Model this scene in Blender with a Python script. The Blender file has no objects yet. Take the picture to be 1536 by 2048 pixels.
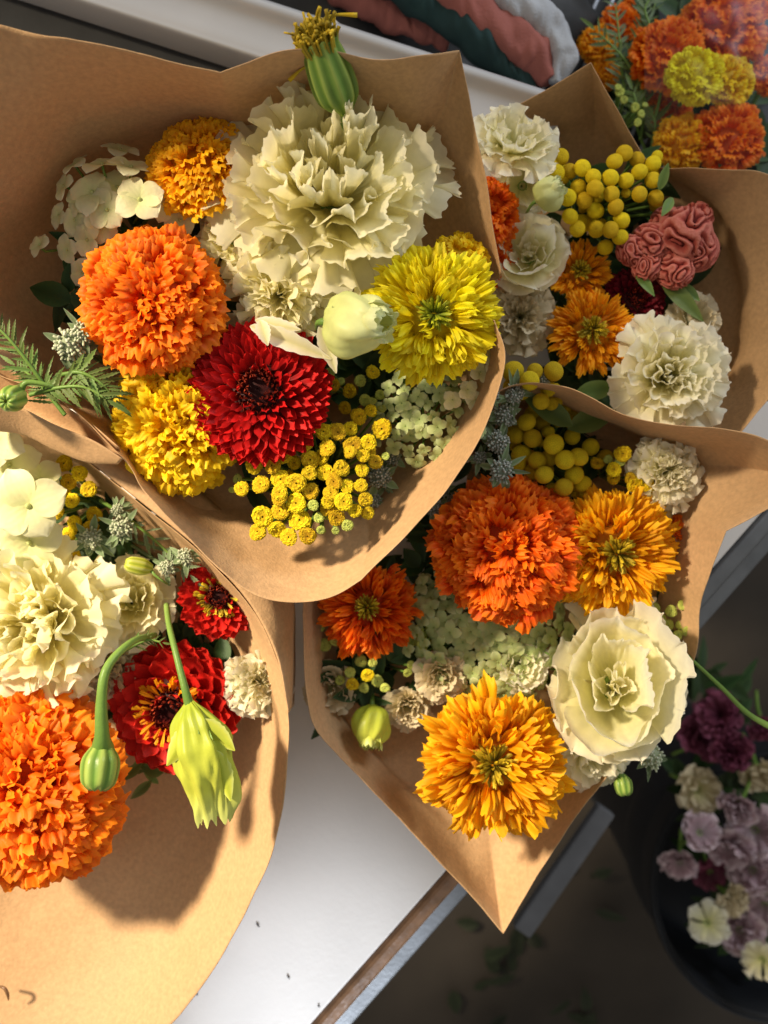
import bpy, math, random
import numpy as np
from mathutils import Vector, Quaternion, noise, Matrix

# ------------------------------------------------------------------ camera, world, light, exposure
CAMZ, D0, PXM = 0.567, 0.447, 0.37/1536
sc = bpy.context.scene
col = sc.collection
cam_d = bpy.data.cameras.new('camera'); cam = bpy.data.objects.new('camera', cam_d); col.objects.link(cam)
cam.location = (0, 0, CAMZ); cam_d.sensor_fit = 'HORIZONTAL'; cam_d.sensor_width = 36
cam_d.lens = 36*D0/0.37; cam_d.clip_start = 0.01; cam_d.clip_end = 20
cam_d.dof.use_dof = True; cam_d.dof.focus_distance = 0.435; cam_d.dof.aperture_fstop = 10
sc.camera = cam
w = bpy.data.worlds.new('World'); sc.world = w; w.use_nodes = True
w.node_tree.nodes['Background'].inputs[0].default_value = (1.0, 0.93, 0.84, 1)
w.node_tree.nodes['Background'].inputs[1].default_value = 0.36
def area(name, loc, target, size, power, color):
    l = bpy.data.lights.new(name, 'AREA'); l.shape = 'DISK'; l.size = size; l.energy = power; l.color = color
    o = bpy.data.objects.new(name, l); col.objects.link(o); o.location = loc
    o.rotation_mode = 'QUATERNION'
    o.rotation_quaternion = (Vector(target)-Vector(loc)).to_track_quat('-Z', 'Y')
    return o
def spot(name, loc, target, rad, power, color, cone, blend):
    l = bpy.data.lights.new(name, 'SPOT'); l.shadow_soft_size = rad; l.energy = power; l.color = color
    l.spot_size = math.radians(cone); l.spot_blend = blend
    o = bpy.data.objects.new(name, l); col.objects.link(o); o.location = loc
    o.rotation_mode = 'QUATERNION'; o.rotation_quaternion = (Vector(target)-Vector(loc)).to_track_quat('-Z', 'Y')
    return o
spot('key_lamp', (-1.58, 0.92, 1.50), (-0.20, -0.07, 0.08), 0.13, 575, (1.0, 0.83, 0.60), 21, 1.0)
area('window_light', (0.75, 0.95, 0.75), (0.15, 0.12, 0.03), 0.5, 7.5, (0.84, 0.91, 1.0))
spot('table_patch_light', (-0.02, -1.10, 0.75), (-0.035, -0.345, 0.0), 0.03, 62, (0.84, 0.90, 1.0), 13, 0.8)  # added spot, narrow cone shaped to brighten the lower table patch
sc.view_settings.view_transform = 'Standard'; sc.view_settings.look = 'None'
sc.view_settings.exposure = 0.06; sc.view_settings.gamma = 1.0
sc.render.engine = 'CYCLES'

# ------------------------------------------------------------------ helpers
GA = math.pi*(3-math.sqrt(5)); PI = math.pi
def P(px, py, z):
    s = PXM*(CAMZ-z)/D0
    return Vector(((px-768)*s, (1024-py)*s, z))
def S(px, z): return px*PXM*(CAMZ-z)/D0
def nrm(v): return v/np.maximum(np.linalg.norm(v, axis=-1, keepdims=True), 1e-9)
A3 = lambda *a: np.array(a, dtype=float)

class MB:
    def __init__(s): s.v = []; s.f = []; s.r = []; s.t = []; s.n = 0
    def grid(s, G, rnd=0.5, tip=None, wrap=False):
        n, m, _ = G.shape
        s.v.append(G.reshape(-1, 3))
        idx = np.arange(n*m).reshape(n, m)+s.n
        if wrap: idx = np.concatenate([idx, idx[:, :1]], 1)
        q = np.stack([idx[:-1, :-1], idx[:-1, 1:], idx[1:, 1:], idx[1:, :-1]], -1).reshape(-1, 4)
        s.f.append(q); s.n += n*m
        s.r.append(np.full(n*m, rnd, dtype=float))
        if tip is None: tip = np.linspace(0, 1, n)[:, None]*np.ones((1, m))
        s.t.append(np.broadcast_to(tip, (n, m)).reshape(-1).astype(float))
        return s
    def mesh(s, name):
        v = np.concatenate(s.v); f = np.concatenate(s.f)
        me = bpy.data.meshes.new(name)
        me.vertices.add(len(v)); me.vertices.foreach_set('co', v.astype(np.float32).ravel())
        me.loops.add(len(f)*4); me.loops.foreach_set('vertex_index', f.astype(np.int32).ravel())
        me.polygons.add(len(f)); me.polygons.foreach_set('loop_start', np.arange(0, len(f)*4, 4, dtype=np.int32))
        me.polygons.foreach_set('use_smooth', np.ones(len(f), dtype=bool))
        me.update(calc_edges=True)
        for nm, d in (('rnd', s.r), ('tip', s.t)):
            a = me.attributes.new(nm, 'FLOAT', 'POINT'); a.data.foreach_set('value', np.concatenate(d).astype(np.float32))
        return me

def obj(name, mb, mat, parent=None, loc=None, quat=None):
    me = mb.mesh(name) if isinstance(mb, MB) else mb
    if mat is not None and not me.materials: me.materials.append(mat)
    o = bpy.data.objects.new(name, me); col.objects.link(o)
    if parent is not None: o.parent = parent
    if loc is not None: o.location = loc
    if quat is not None: o.rotation_mode = 'QUATERNION'; o.rotation_quaternion = quat
    return o
def tag(o, label=None, cat=None, group=None, kind=None):
    if label: o['label'] = label
    if cat: o['category'] = cat
    if group: o['group'] = group
    if kind: o['kind'] = kind
    return o
def qn(n, spin=0):
    n = Vector(n).normalized()
    return Vector((0, 0, 1)).rotation_difference(n) @ Quaternion((0, 0, 1), spin)
def thing(name, label, cat, loc, n=(0, 0, 1), spin=0, group=None, scale=None):
    o = bpy.data.objects.new(name, None); col.objects.link(o); o.empty_display_size = 0.01
    o.location = loc; o.rotation_mode = 'QUATERNION'; o.rotation_quaternion = qn(n, spin)
    if scale: o.scale = scale
    return tag(o, label, cat, group)

def cr(pts, n):
    """Catmull-Rom through pts (k,d) -> (n,d)"""
    p = np.array(pts, float); k = len(p)
    if k == 2: 
        t = np.linspace(0, 1, n)[:, None]; return p[0]*(1-t)+p[1]*t
    q = np.concatenate([[2*p[0]-p[1]], p, [2*p[-1]-p[-2]]])
    s = np.linspace(0, k-1-1e-6, n); i = s.astype(int); t = (s-i)[:, None]
    a, b, c, d = q[i], q[i+1], q[i+2], q[i+3]
    return 0.5*((2*b)+(-a+c)*t+(2*a-5*b+4*c-d)*t*t+(-a+3*b-3*c+d)*t**3)
def tube(mb, pts, rad, seg=8, n=24, rnd=.5, ribs=0, cap=True):
    p = cr(pts, n); r = np.interp(np.linspace(0, 1, n), np.linspace(0, 1, len(rad)), rad)
    T = nrm(np.gradient(p, axis=0)); up = A3(0.3, 0.2, 1) if abs(T[0][2]) < .8 else A3(1, 0.1, 0)
    N = nrm(np.cross(T, up)); B = np.cross(T, N)
    a = np.linspace(0, 2*PI, seg, endpoint=False)
    G = p[:, None]+r[:, None, None]*(np.cos(a)[None, :, None]*N[:, None]+np.sin(a)[None, :, None]*B[:, None])
    if cap: G = np.concatenate([G, np.repeat(p[-1:, None], seg, 1)], 0)
    return mb.grid(G, rnd, wrap=True)
def lathe(mb, prof, seg=24, ribs=0, amp=0, rnd=.5, twist=0, n=24):
    pr = cr(prof, n); a = np.linspace(0, 2*PI, seg, endpoint=False)[None]
    r = pr[:, :1]*(1+amp*np.abs(np.cos(ribs*.5*a))-amp*.5 if ribs else 1+0*a)
    aa = a+twist*np.linspace(0, 1, n)[:, None]
    G = np.stack([r*np.cos(aa), r*np.sin(aa), pr[:, 1:2]+0*r], -1)
    return mb.grid(G, rnd, wrap=True)
def ball(mb, c, r, sx=1, sy=1, sz=1, n=10, seg=14, rnd=.5):
    th = np.linspace(0.02, PI-.02, n)[:, None]; a = np.linspace(0, 2*PI, seg, endpoint=False)[None]
    G = np.stack([np.sin(th)*np.cos(a)*r*sx, np.sin(th)*np.sin(a)*r*sy, np.cos(th)*r*sz+0*a], -1)+np.array(c)
    return mb.grid(G, rnd, wrap=True)

# ------------------------------------------------------------------ materials
def new_mat(name):
    m = bpy.data.materials.new(name); m.use_nodes = True
    nt = m.node_tree; nt.nodes.clear(); return m, nt
def N(nt, t, **kw):
    n = nt.nodes.new(t)
    for k, v in kw.items(): setattr(n, k, v)
    return n
def petal(name, base, mid, tip, trans=.3, vary=.25, rough=.55, bump=.25, scale=900, hue=0.0, unit=False):
    m, nt = new_mat(name); L = nt.links.new
    out = N(nt, 'ShaderNodeOutputMaterial'); mix = N(nt, 'ShaderNodeMixShader'); mix.inputs[0].default_value = trans
    pb = N(nt, 'ShaderNodeBsdfPrincipled'); tr = N(nt, 'ShaderNodeBsdfTranslucent')
    at = N(nt, 'ShaderNodeAttribute', attribute_name='tip'); ar = N(nt, 'ShaderNodeAttribute', attribute_name='rnd')
    rp = N(nt, 'ShaderNodeValToRGB'); e = rp.color_ramp.elements
    e[0].position = .15; e[0].color = (*base, 1); e[1].position = 1; e[1].color = (*tip, 1)
    x = e.new(.72); x.color = (*mid, 1)
    L(at.outputs['Fac'], rp.inputs[0])
    tc = N(nt, 'ShaderNodeTexCoord'); nz = N(nt, 'ShaderNodeTexNoise'); nz.inputs['Scale'].default_value = 1.6 if unit else 160; nz.inputs['Detail'].default_value = 3
    L(tc.outputs['Object'], nz.inputs['Vector'])
    mr = N(nt, 'ShaderNodeMapRange'); mr.inputs[3].default_value = 1-vary; mr.inputs[4].default_value = 1+vary*.7
    L(ar.outputs['Fac'], mr.inputs[0])
    mr2 = N(nt, 'ShaderNodeMapRange'); mr2.inputs[3].default_value = .82; mr2.inputs[4].default_value = 1.15
    L(nz.outputs['Fac'], mr2.inputs[0])
    mu = N(nt, 'ShaderNodeMath', operation='MULTIPLY'); L(mr.outputs[0], mu.inputs[0]); L(mr2.outputs[0], mu.inputs[1])
    hs = N(nt, 'ShaderNodeHueSaturation'); L(rp.outputs[0], hs.inputs['Color']); L(mu.outputs[0], hs.inputs['Value'])
    if hue:
        mh = N(nt, 'ShaderNodeMapRange'); mh.inputs[3].default_value = .5-hue; mh.inputs[4].default_value = .5+hue
        L(ar.outputs['Fac'], mh.inputs[0]); L(mh.outputs[0], hs.inputs['Hue'])
    n2 = N(nt, 'ShaderNodeTexNoise'); n2.inputs['Scale'].default_value = scale; n2.inputs['Detail'].default_value = 2
    L(tc.outputs['Object'], n2.inputs['Vector'])
    bp = N(nt, 'ShaderNodeBump'); bp.inputs['Strength'].default_value = bump; bp.inputs['Distance'].default_value = .0006
    L(n2.outputs['Fac'], bp.inputs['Height'])
    L(hs.outputs[0], pb.inputs['Base Color']); L(hs.outputs[0], tr.inputs['Color'])
    L(bp.outputs[0], pb.inputs['Normal'])
    pb.inputs['Roughness'].default_value = rough; pb.inputs['Specular IOR Level'].default_value = .25
    L(pb.outputs[0], mix.inputs[1]); L(tr.outputs[0], mix.inputs[2]); L(mix.outputs[0], out.inputs[0])
    return m
def plain(name, color, rough=.5, var=.15, nscale=40, bump=.1, bscale=400, metal=0, spec=.4, color2=None, trans=0, dist=.001, stretch=None):
    m, nt = new_mat(name); L = nt.links.new
    out = N(nt, 'ShaderNodeOutputMaterial'); pb = N(nt, 'ShaderNodeBsdfPrincipled')
    tc = N(nt, 'ShaderNodeTexCoord'); mp = N(nt, 'ShaderNodeMapping'); L(tc.outputs['Object'], mp.inputs[0])
    if stretch: mp.inputs['Rotation'].default_value = (0, 0, stretch[0]); mp.inputs['Scale'].default_value = stretch[1]
    nz = N(nt, 'ShaderNodeTexNoise'); nz.inputs['Scale'].default_value = nscale; nz.inputs['Detail'].default_value = 5
    L(mp.outputs[0], nz.inputs['Vector'])
    rp = N(nt, 'ShaderNodeValToRGB'); e = rp.color_ramp.elements; c = np.array(color)
    e[0].position = .3; e[1].position = .7
    e[0].color = (*(c*(1-var)), 1); e[1].color = (*(np.array(color2) if color2 else np.minimum(c*(1+var), 1)), 1)
    L(nz.outputs['Fac'], rp.inputs[0]); L(rp.outputs[0], pb.inputs['Base Color'])
    n2 = N(nt, 'ShaderNodeTexNoise'); n2.inputs['Scale'].default_value = bscale; n2.inputs['Detail'].default_value = 4
    L(mp.outputs[0], n2.inputs['Vector'])
    bp = N(nt, 'ShaderNodeBump'); bp.inputs['Strength'].default_value = bump; bp.inputs['Distance'].default_value = dist
    L(n2.outputs['Fac'], bp.inputs['Height']); L(bp.outputs[0], pb.inputs['Normal'])
    pb.inputs['Roughness'].default_value = rough; pb.inputs['Metallic'].default_value = metal; pb.inputs['Specular IOR Level'].default_value = spec
    if trans:
        tr = N(nt, 'ShaderNodeBsdfTranslucent'); mx = N(nt, 'ShaderNodeMixShader'); mx.inputs[0].default_value = trans
        L(rp.outputs[0], tr.inputs[0]); L(pb.outputs[0], mx.inputs[1]); L(tr.outputs[0], mx.inputs[2]); L(mx.outputs[0], out.inputs[0])
    else: L(pb.outputs[0], out.inputs[0])
    return m

M = {}
M['orange'] = petal('orange_petals', (.66, .07, .001), (.92, .17, .004), (1.0, .30, .012), trans=.42, vary=.18, hue=.008)
M['deep_orange'] = petal('deep_orange_petals', (.58, .05, .001), (.88, .13, .003), (.97, .24, .010), trans=.42, vary=.18, hue=.008)
M['golden'] = petal('golden_petals', (.80, .30, .002), (.94, .45, .004), (.98, .56, .012), trans=.42, vary=.18, hue=.008)
M['golden2'] = petal('golden_orange_petals', (.74, .24, .002), (.93, .37, .004), (.97, .46, .010), trans=.42, vary=.18, hue=.008)
M['lemon'] = petal('lemon_petals', (.82, .62, .006), (.94, .80, .010), (.97, .88, .03), trans=.42, vary=.18, hue=.01)
M['yellow'] = petal('yellow_petals', (.85, .46, .003), (.95, .64, .006), (.98, .74, .02), trans=.42, vary=.18, hue=.008)
M['red'] = petal('red_petals', (.22, .002, .003), (.55, .007, .007), (.66, .014, .012), trans=.22, rough=.6, bump=.15)
M['scarlet'] = petal('scarlet_petals', (.35, .004, .004), (.62, .016, .010), (.68, .03, .018), trans=.2)
M['maroon'] = petal('maroon_petals', (.10, .004, .01), (.20, .008, .018), (.26, .015, .03), trans=.15)
M['cream'] = petal('cream_petals', (.84, .78, .32), (.94, .89, .54), (.96, .92, .70), trans=.52, vary=.08, rough=.5, bump=.12, scale=500)
M['ivory'] = petal('ivory_petals', (.78, .75, .32), (.92, .88, .62), (.95, .92, .78), trans=.48, vary=.08, rough=.5, bump=.12, scale=500)
M['dulled'] = petal('shade_dulled_petals', (.50, .46, .2), (.66, .57, .36), (.74, .64, .44), trans=.3, vary=.12)  # shade put into the colour of dim cream blooms; bucket blooms share it
M['hyd'] = petal('hydrangea_petals', (.62, .68, .26), (.82, .80, .48), (.86, .84, .60), trans=.35, vary=.1, bump=.5, scale=5, unit=True)
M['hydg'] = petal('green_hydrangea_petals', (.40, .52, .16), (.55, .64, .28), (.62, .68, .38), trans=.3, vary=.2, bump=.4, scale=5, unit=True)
M['mauve'] = petal('mauve_petals', (.34, .26, .27), (.50, .34, .38), (.66, .54, .57), trans=.2, vary=.2)
M['plum'] = petal('plum_petals', (.10, .02, .04), (.20, .045, .08), (.30, .08, .14), trans=.2, vary=.3)
M['coral'] = petal('coral_comb', (.20, .02, .02), (.46, .09, .065), (.66, .24, .18), trans=.1, vary=.15, rough=.8, bump=.6, scale=1500)
M['button'] = petal('tansy_buttons', (.50, .27, .004), (.84, .60, .008), (.92, .72, .02), trans=.05, vary=.22, rough=.7, bump=1.0, scale=14, hue=.012, unit=True)
M['ball'] = petal('yellow_balls', (.55, .40, .01), (.75, .55, .012), (.80, .60, .03), trans=.05, vary=.15, rough=.8, bump=1.0, scale=26, hue=.008, unit=True)
M['greenb'] = petal('green_buttons', (.4, .5, .1), (.55, .6, .12), (.6, .65, .15), trans=.05, vary=.2, rough=.7, bump=.8, scale=10, unit=True)
M['disc'] = petal('disc_florets', (.12, .10, .01), (.38, .26, .01), (.62, .45, .02), trans=.1, vary=.4)
M['discr'] = petal('dark_red_florets', (.05, .002, .002), (.14, .01, .006), (.36, .05, .02), trans=.1, vary=.4)
M['discg'] = petal('green_florets', (.06, .09, .01), (.25, .30, .01), (.5, .5, .02), trans=.1, vary=.4)
M['fray'] = petal('frayed_yellow', (.30, .24, .02), (.45, .30, .01), (.62, .44, .03), trans=.1, vary=.45)
M['leaf'] = petal('leaf_green', (.09, .15, .03), (.14, .21, .05), (.18, .25, .07), trans=.25, vary=.35, rough=.5, bump=.4, scale=300, hue=.02)
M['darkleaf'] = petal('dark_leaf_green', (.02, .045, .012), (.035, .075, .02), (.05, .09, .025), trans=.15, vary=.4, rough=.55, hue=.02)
M['fallen'] = petal('fallen_leaves', (.010, .016, .006), (.016, .024, .009), (.02, .03, .012), trans=.05, vary=.4)
M['grayleaf'] = petal('grey_leaf_green', (.14, .20, .09), (.20, .28, .14), (.28, .34, .22), trans=.2, vary=.3, rough=.7)
M['stem'] = petal('stem_green', (.12, .22, .04), (.18, .30, .06), (.22, .34, .08), trans=.05, vary=.2, rough=.4)
M['lime'] = petal('lime_bud', (.38, .46, .04), (.58, .62, .08), (.60, .66, .20), trans=.25, vary=.1, rough=.4, bump=.2, scale=350)
M['palebud'] = petal('pale_bud', (.60, .66, .22), (.76, .78, .38), (.70, .76, .45), trans=.3, vary=.1, rough=.45, bump=.2, scale=350)
M['budgreen'] = petal('bud_green', (.10, .20, .03), (.20, .31, .06), (.32, .42, .09), trans=.08, vary=.15, rough=.35, bump=.15)
M['mint'] = petal('mint_heads', (.34, .40, .24), (.52, .56, .40), (.66, .68, .56), trans=.1, vary=.3, rough=.75)
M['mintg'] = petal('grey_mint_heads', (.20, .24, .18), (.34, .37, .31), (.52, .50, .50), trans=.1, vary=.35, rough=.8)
def paper_mat(name, c):
    m = plain(name, c, rough=.62, var=.10, nscale=420, bump=.6, bscale=900, spec=.25, trans=.16, dist=.0004)
    return m
M['kraft'] = paper_mat('kraft_paper', (.55, .345, .175))
M['kraftB'] = paper_mat('kraft_paper_light', (.57, .365, .19))

# ------------------------------------------------------------------ flower builders
def ray_petals(mb, R, rng, n=240, depth=.62, thmin=0, thmax=105, base_in=.45, W=.36, A=.055, k=(1.1, 2.2), curl=.18, cup=0,
               jit=1.0, nt=9, nu=15, sp=False, rad0=1.0, up=0, Lp=.42, rexp=2.6, lvar=.13, spread=.5, wc=.6, back=0):
    c0, c1 = math.cos(math.radians(thmin)), math.cos(math.radians(thmax))
    t = np.linspace(0, 1, nt)[:, None]; u = np.linspace(-1, 1, nu)[None]
    for i in range(n):
        f = (i+.5)/n
        th = math.acos(c0+(c1-c0)*f)+rng.normal()*.05*jit; az = i*GA+rng.normal()*.12*jit
        d = A3(math.sin(th)*math.cos(az), math.sin(th)*math.sin(az), math.cos(th))
        er = A3(math.cos(az), math.sin(az), 0); ea = A3(-math.sin(az), math.cos(az), 0)
        Rt = R*rad0*(1+rng.normal()*.045*jit)
        tip = d*A3(1, 1, depth)*Rt
        base = tip*base_in; base[2] = tip[2]*base_in-.05*R
        if up:
            fg = th*up*(1+.5*max(0, f-.75)); base = tip-A3(math.sin(fg)*math.cos(az), math.sin(fg)*math.sin(az), math.cos(fg))*R*Lp
        g = tip-base; Lg = np.linalg.norm(g)*(1+rng.uniform(-lvar, lvar)); g = g/np.linalg.norm(g)
        tw = rng.normal()*spread*(1-.6*f)*jit
        nor0 = nrm(np.cross(g, ea)); 
        if np.dot(nor0, er)+(-nor0[2])*.7 < 0: nor0 = -nor0
        wd = ea*math.cos(tw)+nor0*math.sin(tw); nor = -ea*math.sin(tw)+nor0*math.cos(tw)
        w = W*R*(wc+(1-wc)*f)*rng.uniform(.8, 1.2)*.5
        kk = rng.uniform(*k); ph = rng.uniform(0, 6.28); ph2 = rng.uniform(0, 6.28)
        if sp: wp = (.45+.75*np.sin(np.clip(t, 0, 1)*PI*.72))*np.sqrt(np.clip(1-(np.clip(t-.72, 0, 1)/.30)**2, .02, 1))*w
        else: wp = (.22+.78*t**1.3)*w*np.sqrt(np.clip(1-(np.clip(t-.86, 0, 1)/.24)**2, .35, 1))
        Ll = Lg*t*(1-(.20 if not sp else .10)*np.abs(u)**(4 if not sp else 2.5)+(0 if sp else .045*np.sin(2.2*PI*u+ph2)*t**3+.022*np.sin(5.3*PI*u+ph)*t**6))
        if sp: dn = curl*Lg*t**2.2-cup*w*(u**2)*(.3+.7*t)+A*R*t*np.sin(kk*PI*u+ph)
        else: dn = A*R*min(1.2, 2.0/kk)*t**rexp*np.sin(kk*PI*u+ph)*(1-.5*np.abs(u)**3)+A*.35*R*t**6*np.sin(kk*2.3*PI*u+ph2)+curl*Lg*t**2.2*rng.uniform(.4, 1.5)-cup*w*(u**2)*(.3+.7*t)*np.clip(1.25-t, 0, 1)*1.5
        if back:
            bk = back*rng.uniform(.3, 1.4)*Lg*np.clip((t-.68)/.32, 0, 1)**2
            dn = dn+bk; Ll = Ll-bk*.45
        G = base+g*Ll[..., None]+wd*(wp*u)[..., None]+nor*dn[..., None]
        mb.grid(G, rng.random(), t+0*u)
def stem_part(root, L=.045, r=.0016, mat='stem'):
    mb = MB(); tube(mb, [(0, 0, -.002), (.001, 0, -L*.5), (0, .002, -L)], [r*1.6, r, r], n=8); obj('stem', mb, M[mat], root)
def calyx_part(root, R, depth):
    mb = MB(); lathe(mb, [(R*.08, -R*.75), (R*.2, -R*.6), (R*.34, -R*.25), (R*.42, -R*.02)], ribs=10, amp=.12, n=10)
    obj('calyx', mb, M['stem'], root)
FL = 'marigolds and zinnias packed in the paper wraps'
def pompom(label, px, py, z, r, mat, n=(0, 0, 1), seed=0, cat='marigold', name='marigold', sc_=None, group=None, **kw):
    for k_, v_ in dict(back=.22, W=.50, A=.044, k=(1.8, 3.2), lvar=.08, spread=.65, jit=1.3, nu=25, up=.66, wc=.8, curl=.12, rexp=1.3, dense=320).items(): kw.setdefault(k_, v_)
    rng = np.random.default_rng(seed+11); R = S(r, z)*.94
    o = thing(name, label, cat, P(px, py, z), n, rng.uniform(0, 6.28), group, sc_)
    mb = MB(); ray_petals(mb, R, rng, n=kw.pop('dense'), **kw); obj('petals', mb, M[mat], o)
    mb = MB(); ball(mb, (0, 0, -.08*R), R*.74, 1, 1, kw.get('depth', .62)*.9, n=14, seg=24, rnd=.35); mb.t = [t_*0+.5 for t_ in mb.t]; obj('heart', mb, M[mat], o)
    calyx_part(o, R, .6); stem_part(o); return o
def open_marigold(label, px, py, z, r, mat, n=(0, 0, 1), seed=0, cmat='disc', cr_=.2, rings=150, W=.34, depth=.5, thmin=24, cat='marigold', group=None, sc_=None, base_in=.22, A=.06, **kw):
    rng = np.random.default_rng(seed+77); R = S(r, z)*.95
    o = thing('marigold', label, cat, P(px, py, z), n, rng.uniform(0, 6.28), group, sc_)
    mb = MB(); ray_petals(mb, R, rng, n=rings, thmin=thmin, thmax=102, depth=depth, base_in=base_in, W=W, A=A, cup=.5, curl=.06, nt=12, nu=17, spread=.40, wc=.6, k=(1.2, 2.3), back=.10, up=.86, Lp=.62, rexp=1.5, jit=1.5, lvar=.17, **kw)
    obj('petals', mb, M[mat], o)
    mb = MB(); ray_petals(mb, R*cr_*1.6, rng, n=70, thmin=0, thmax=70, depth=1.0, base_in=.2, W=.22, A=.05, nt=5, nu=5, spread=1.2, wc=.9, curl=.3)
    c = obj('disc', mb, M[cmat], o); c.location = (0, 0, R*.10)
    mb = MB(); ball(mb, (0, 0, -.16*R), R*.50, 1, 1, .5, n=12, seg=24, rnd=.3); mb.t = [t_*0+.3 for t_ in mb.t]; obj('heart', mb, M[mat], o)
    calyx_part(o, R, .5); stem_part(o); return o
def zinnia(label, px, py, z, r, mat, n=(0, 0, 1), seed=0, cmat='discr', ring=None, cnt=150, group=None, W=.30):
    rng = np.random.default_rng(seed+5); R = S(r, z)
    o = thing('zinnia', label, 'zinnia', P(px, py, z), n, rng.uniform(0, 6.28), group)
    mb = MB()
    t0 = 16
    ray_petals(mb, R, rng, n=cnt, thmin=t0, thmax=98, depth=.42, base_in=.55, W=W, A=.010, cup=.32, curl=-.10, sp=True, jit=.35, nt=9, nu=7, spread=.25, wc=.42, lvar=.06)
    obj('petals', mb, M[mat], o)
    mb = MB(); ray_petals(mb, R*.36, rng, n=70, thmin=30, thmax=85, depth=1.15, base_in=.6, W=.24, A=.0, cup=1.0, curl=-.25, sp=True, jit=.4, nt=6, nu=5, wc=.7)
    d = obj('disc', mb, M[cmat], o); d.location = (0, 0, R*.10)
    if ring:
        mb = MB(); ray_petals(mb, R*.50, rng, n=60, thmin=48, thmax=80, depth=.95, base_in=.6, W=.20, A=.05, curl=.2, nt=6, nu=7, jit=1.5)
        o_r = obj('floret_ring', mb, M[ring], o); o_r.location = (0, 0, R*.16)
    mb = MB(); ball(mb, (0, 0, 0), R*.5, 1, 1, .55, rnd=.1); obj('heart', mb, M['discr'], o)
    stem_part(o); return o
def frill_petal(mb, R, rng, az0, rho, h, mid, phi, frill=1., serr=.03, nt=14, nu=45, kw=(1.2, 2.6), rnd=.5, off=(0, 0, 0)):
    t = np.linspace(0, 1, nt)[:, None]; u = np.linspace(-1, 1, nu)[None]
    ph, ph2, ph3 = rng.uniform(0, 6.28, 3); k = rng.uniform(*kw)
    ser = serr*.9*(np.abs(((u*nu/3.6+ph) % 2)-1)-.5)*2*rng.uniform(.6, 1.3)+serr*.7*np.sin(u*5+ph2)
    te = t*(1-.26*np.abs(u)**2.6)*(1+ser*t**6)
    p0, p1, p2 = A3(.03*R, -.1*R), np.array(mid)*R, A3(rho, h)*R
    b = (1-te)[..., None]**2*p0+(2*te*(1-te))[..., None]*p1+te[..., None]**2*p2
    db = 2*(1-te)[..., None]*(p1-p0)+2*te[..., None]*(p2-p1); db = nrm(db)
    nn = np.stack([db[..., 1], -db[..., 0]], -1)
    A = R*frill*(.070*t**2.2*np.sin(k*PI*u+ph)+.030*t**5*np.sin(k*2.3*PI*u+ph2)+.009*t**9*np.sin(k*6.1*PI*u+ph3))
    A = A+R*.0045*np.sin(u*28+ph+2*np.sin(u*3+ph2))*t**.8
    b = b+nn*A[..., None]
    az = az0+u*phi*(.75+.25*t)+.10*frill*t**4*np.sin(k*2.2*PI*u+ph3)
    G = np.stack([b[..., 0]*np.cos(az), b[..., 0]*np.sin(az), b[..., 1]], -1)+np.array(off)
    mb.grid(G, rnd, te)
# rings : (count, rho, h, (mid_rho, mid_h), phi)
LIS = [(3, .22, .50, (.22, .10), 1.2), (4, .42, .55, (.34, .08), 1.0), (4, .62, .52, (.42, .12), .85), (5, .82, .36, (.45, .22), .72), (6, .98, .12, (.5, .25), .66)]
CARN = [(5, .20, .52, (.12, .3), .9), (6, .38, .52, (.18, .3), .7), (7, .56, .46, (.28, .32), .6), (8, .74, .34, (.36, .34), .5), (9, .90, .18, (.45, .3), .45), (9, 1.0, .0, (.5, .2), .42)]
def ruffled(label, px, py, z, r, mat, n=(0, 0, 1), seed=0, rings=LIS, frill=1., serr=.03, name='lisianthus', cat='lisianthus', group=None, spin=None, sc_=None, nu=45, loose=1):
    rng = np.random.default_rng(seed+31); R = S(r, z)
    o = thing(name, label, cat, P(px, py, z), n, rng.uniform(0, 6.28) if spin is None else spin, group, sc_)
    for ri, (c, rho, h, mid, phi) in enumerate(rings):
        a0 = rng.uniform(0, 6.28)
        for i in range(c):
            mb = MB(); az = a0+i*2*PI/c+rng.normal()*.18*loose
            j = rng.normal()*.06*loose
            frill_petal(mb, R, rng, az, rho*(1+j), h*(1+rng.normal()*.12*loose), (mid[0]*(1+rng.normal()*.1), mid[1]), phi*rng.uniform(.8, 1.2),
                        frill*rng.uniform(.7, 1.3), serr, rnd=rng.random(), nu=nu, off=(0, 0, rng.normal()*.01*R))
            obj('petal', mb, M[mat], o)
    mb = MB(); lathe(mb, [(R*.05, -R*.35), (R*.16, -R*.25), (R*.2, -R*.08), (R*.1, 0)], n=8); obj('calyx', mb, M['stem'], o)
    stem_part(o); return o

def leaf(mb, base, dirv, L, Wd, rng, up=(0, 0, 1), curl=.15, fold=.25, nt=9, nu=5, serr=0, tipw=.0):
    base = np.array(base, float); g = nrm(np.array(dirv, float)); wd = nrm(np.cross(g, np.array(up, float))+1e-6); nor = np.cross(wd, g)
    t = np.linspace(0, 1, nt)[:, None]; u = np.linspace(-1, 1, nu)[None]
    wp = Wd*.5*np.sin(np.clip(t**.8, 0, 1)*PI*.97+.05)**.9
    if serr: wp = wp*(1+serr*np.sin(t*40))
    G = base+g*(L*t+0*u)[..., None]+wd*(wp*u)[..., None]+nor*(-curl*L*t**2+fold*np.abs(u)*wp+0*u)[..., None]
    mb.grid(G, rng.random(), .3+.7*np.abs(u)+0*t)

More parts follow.
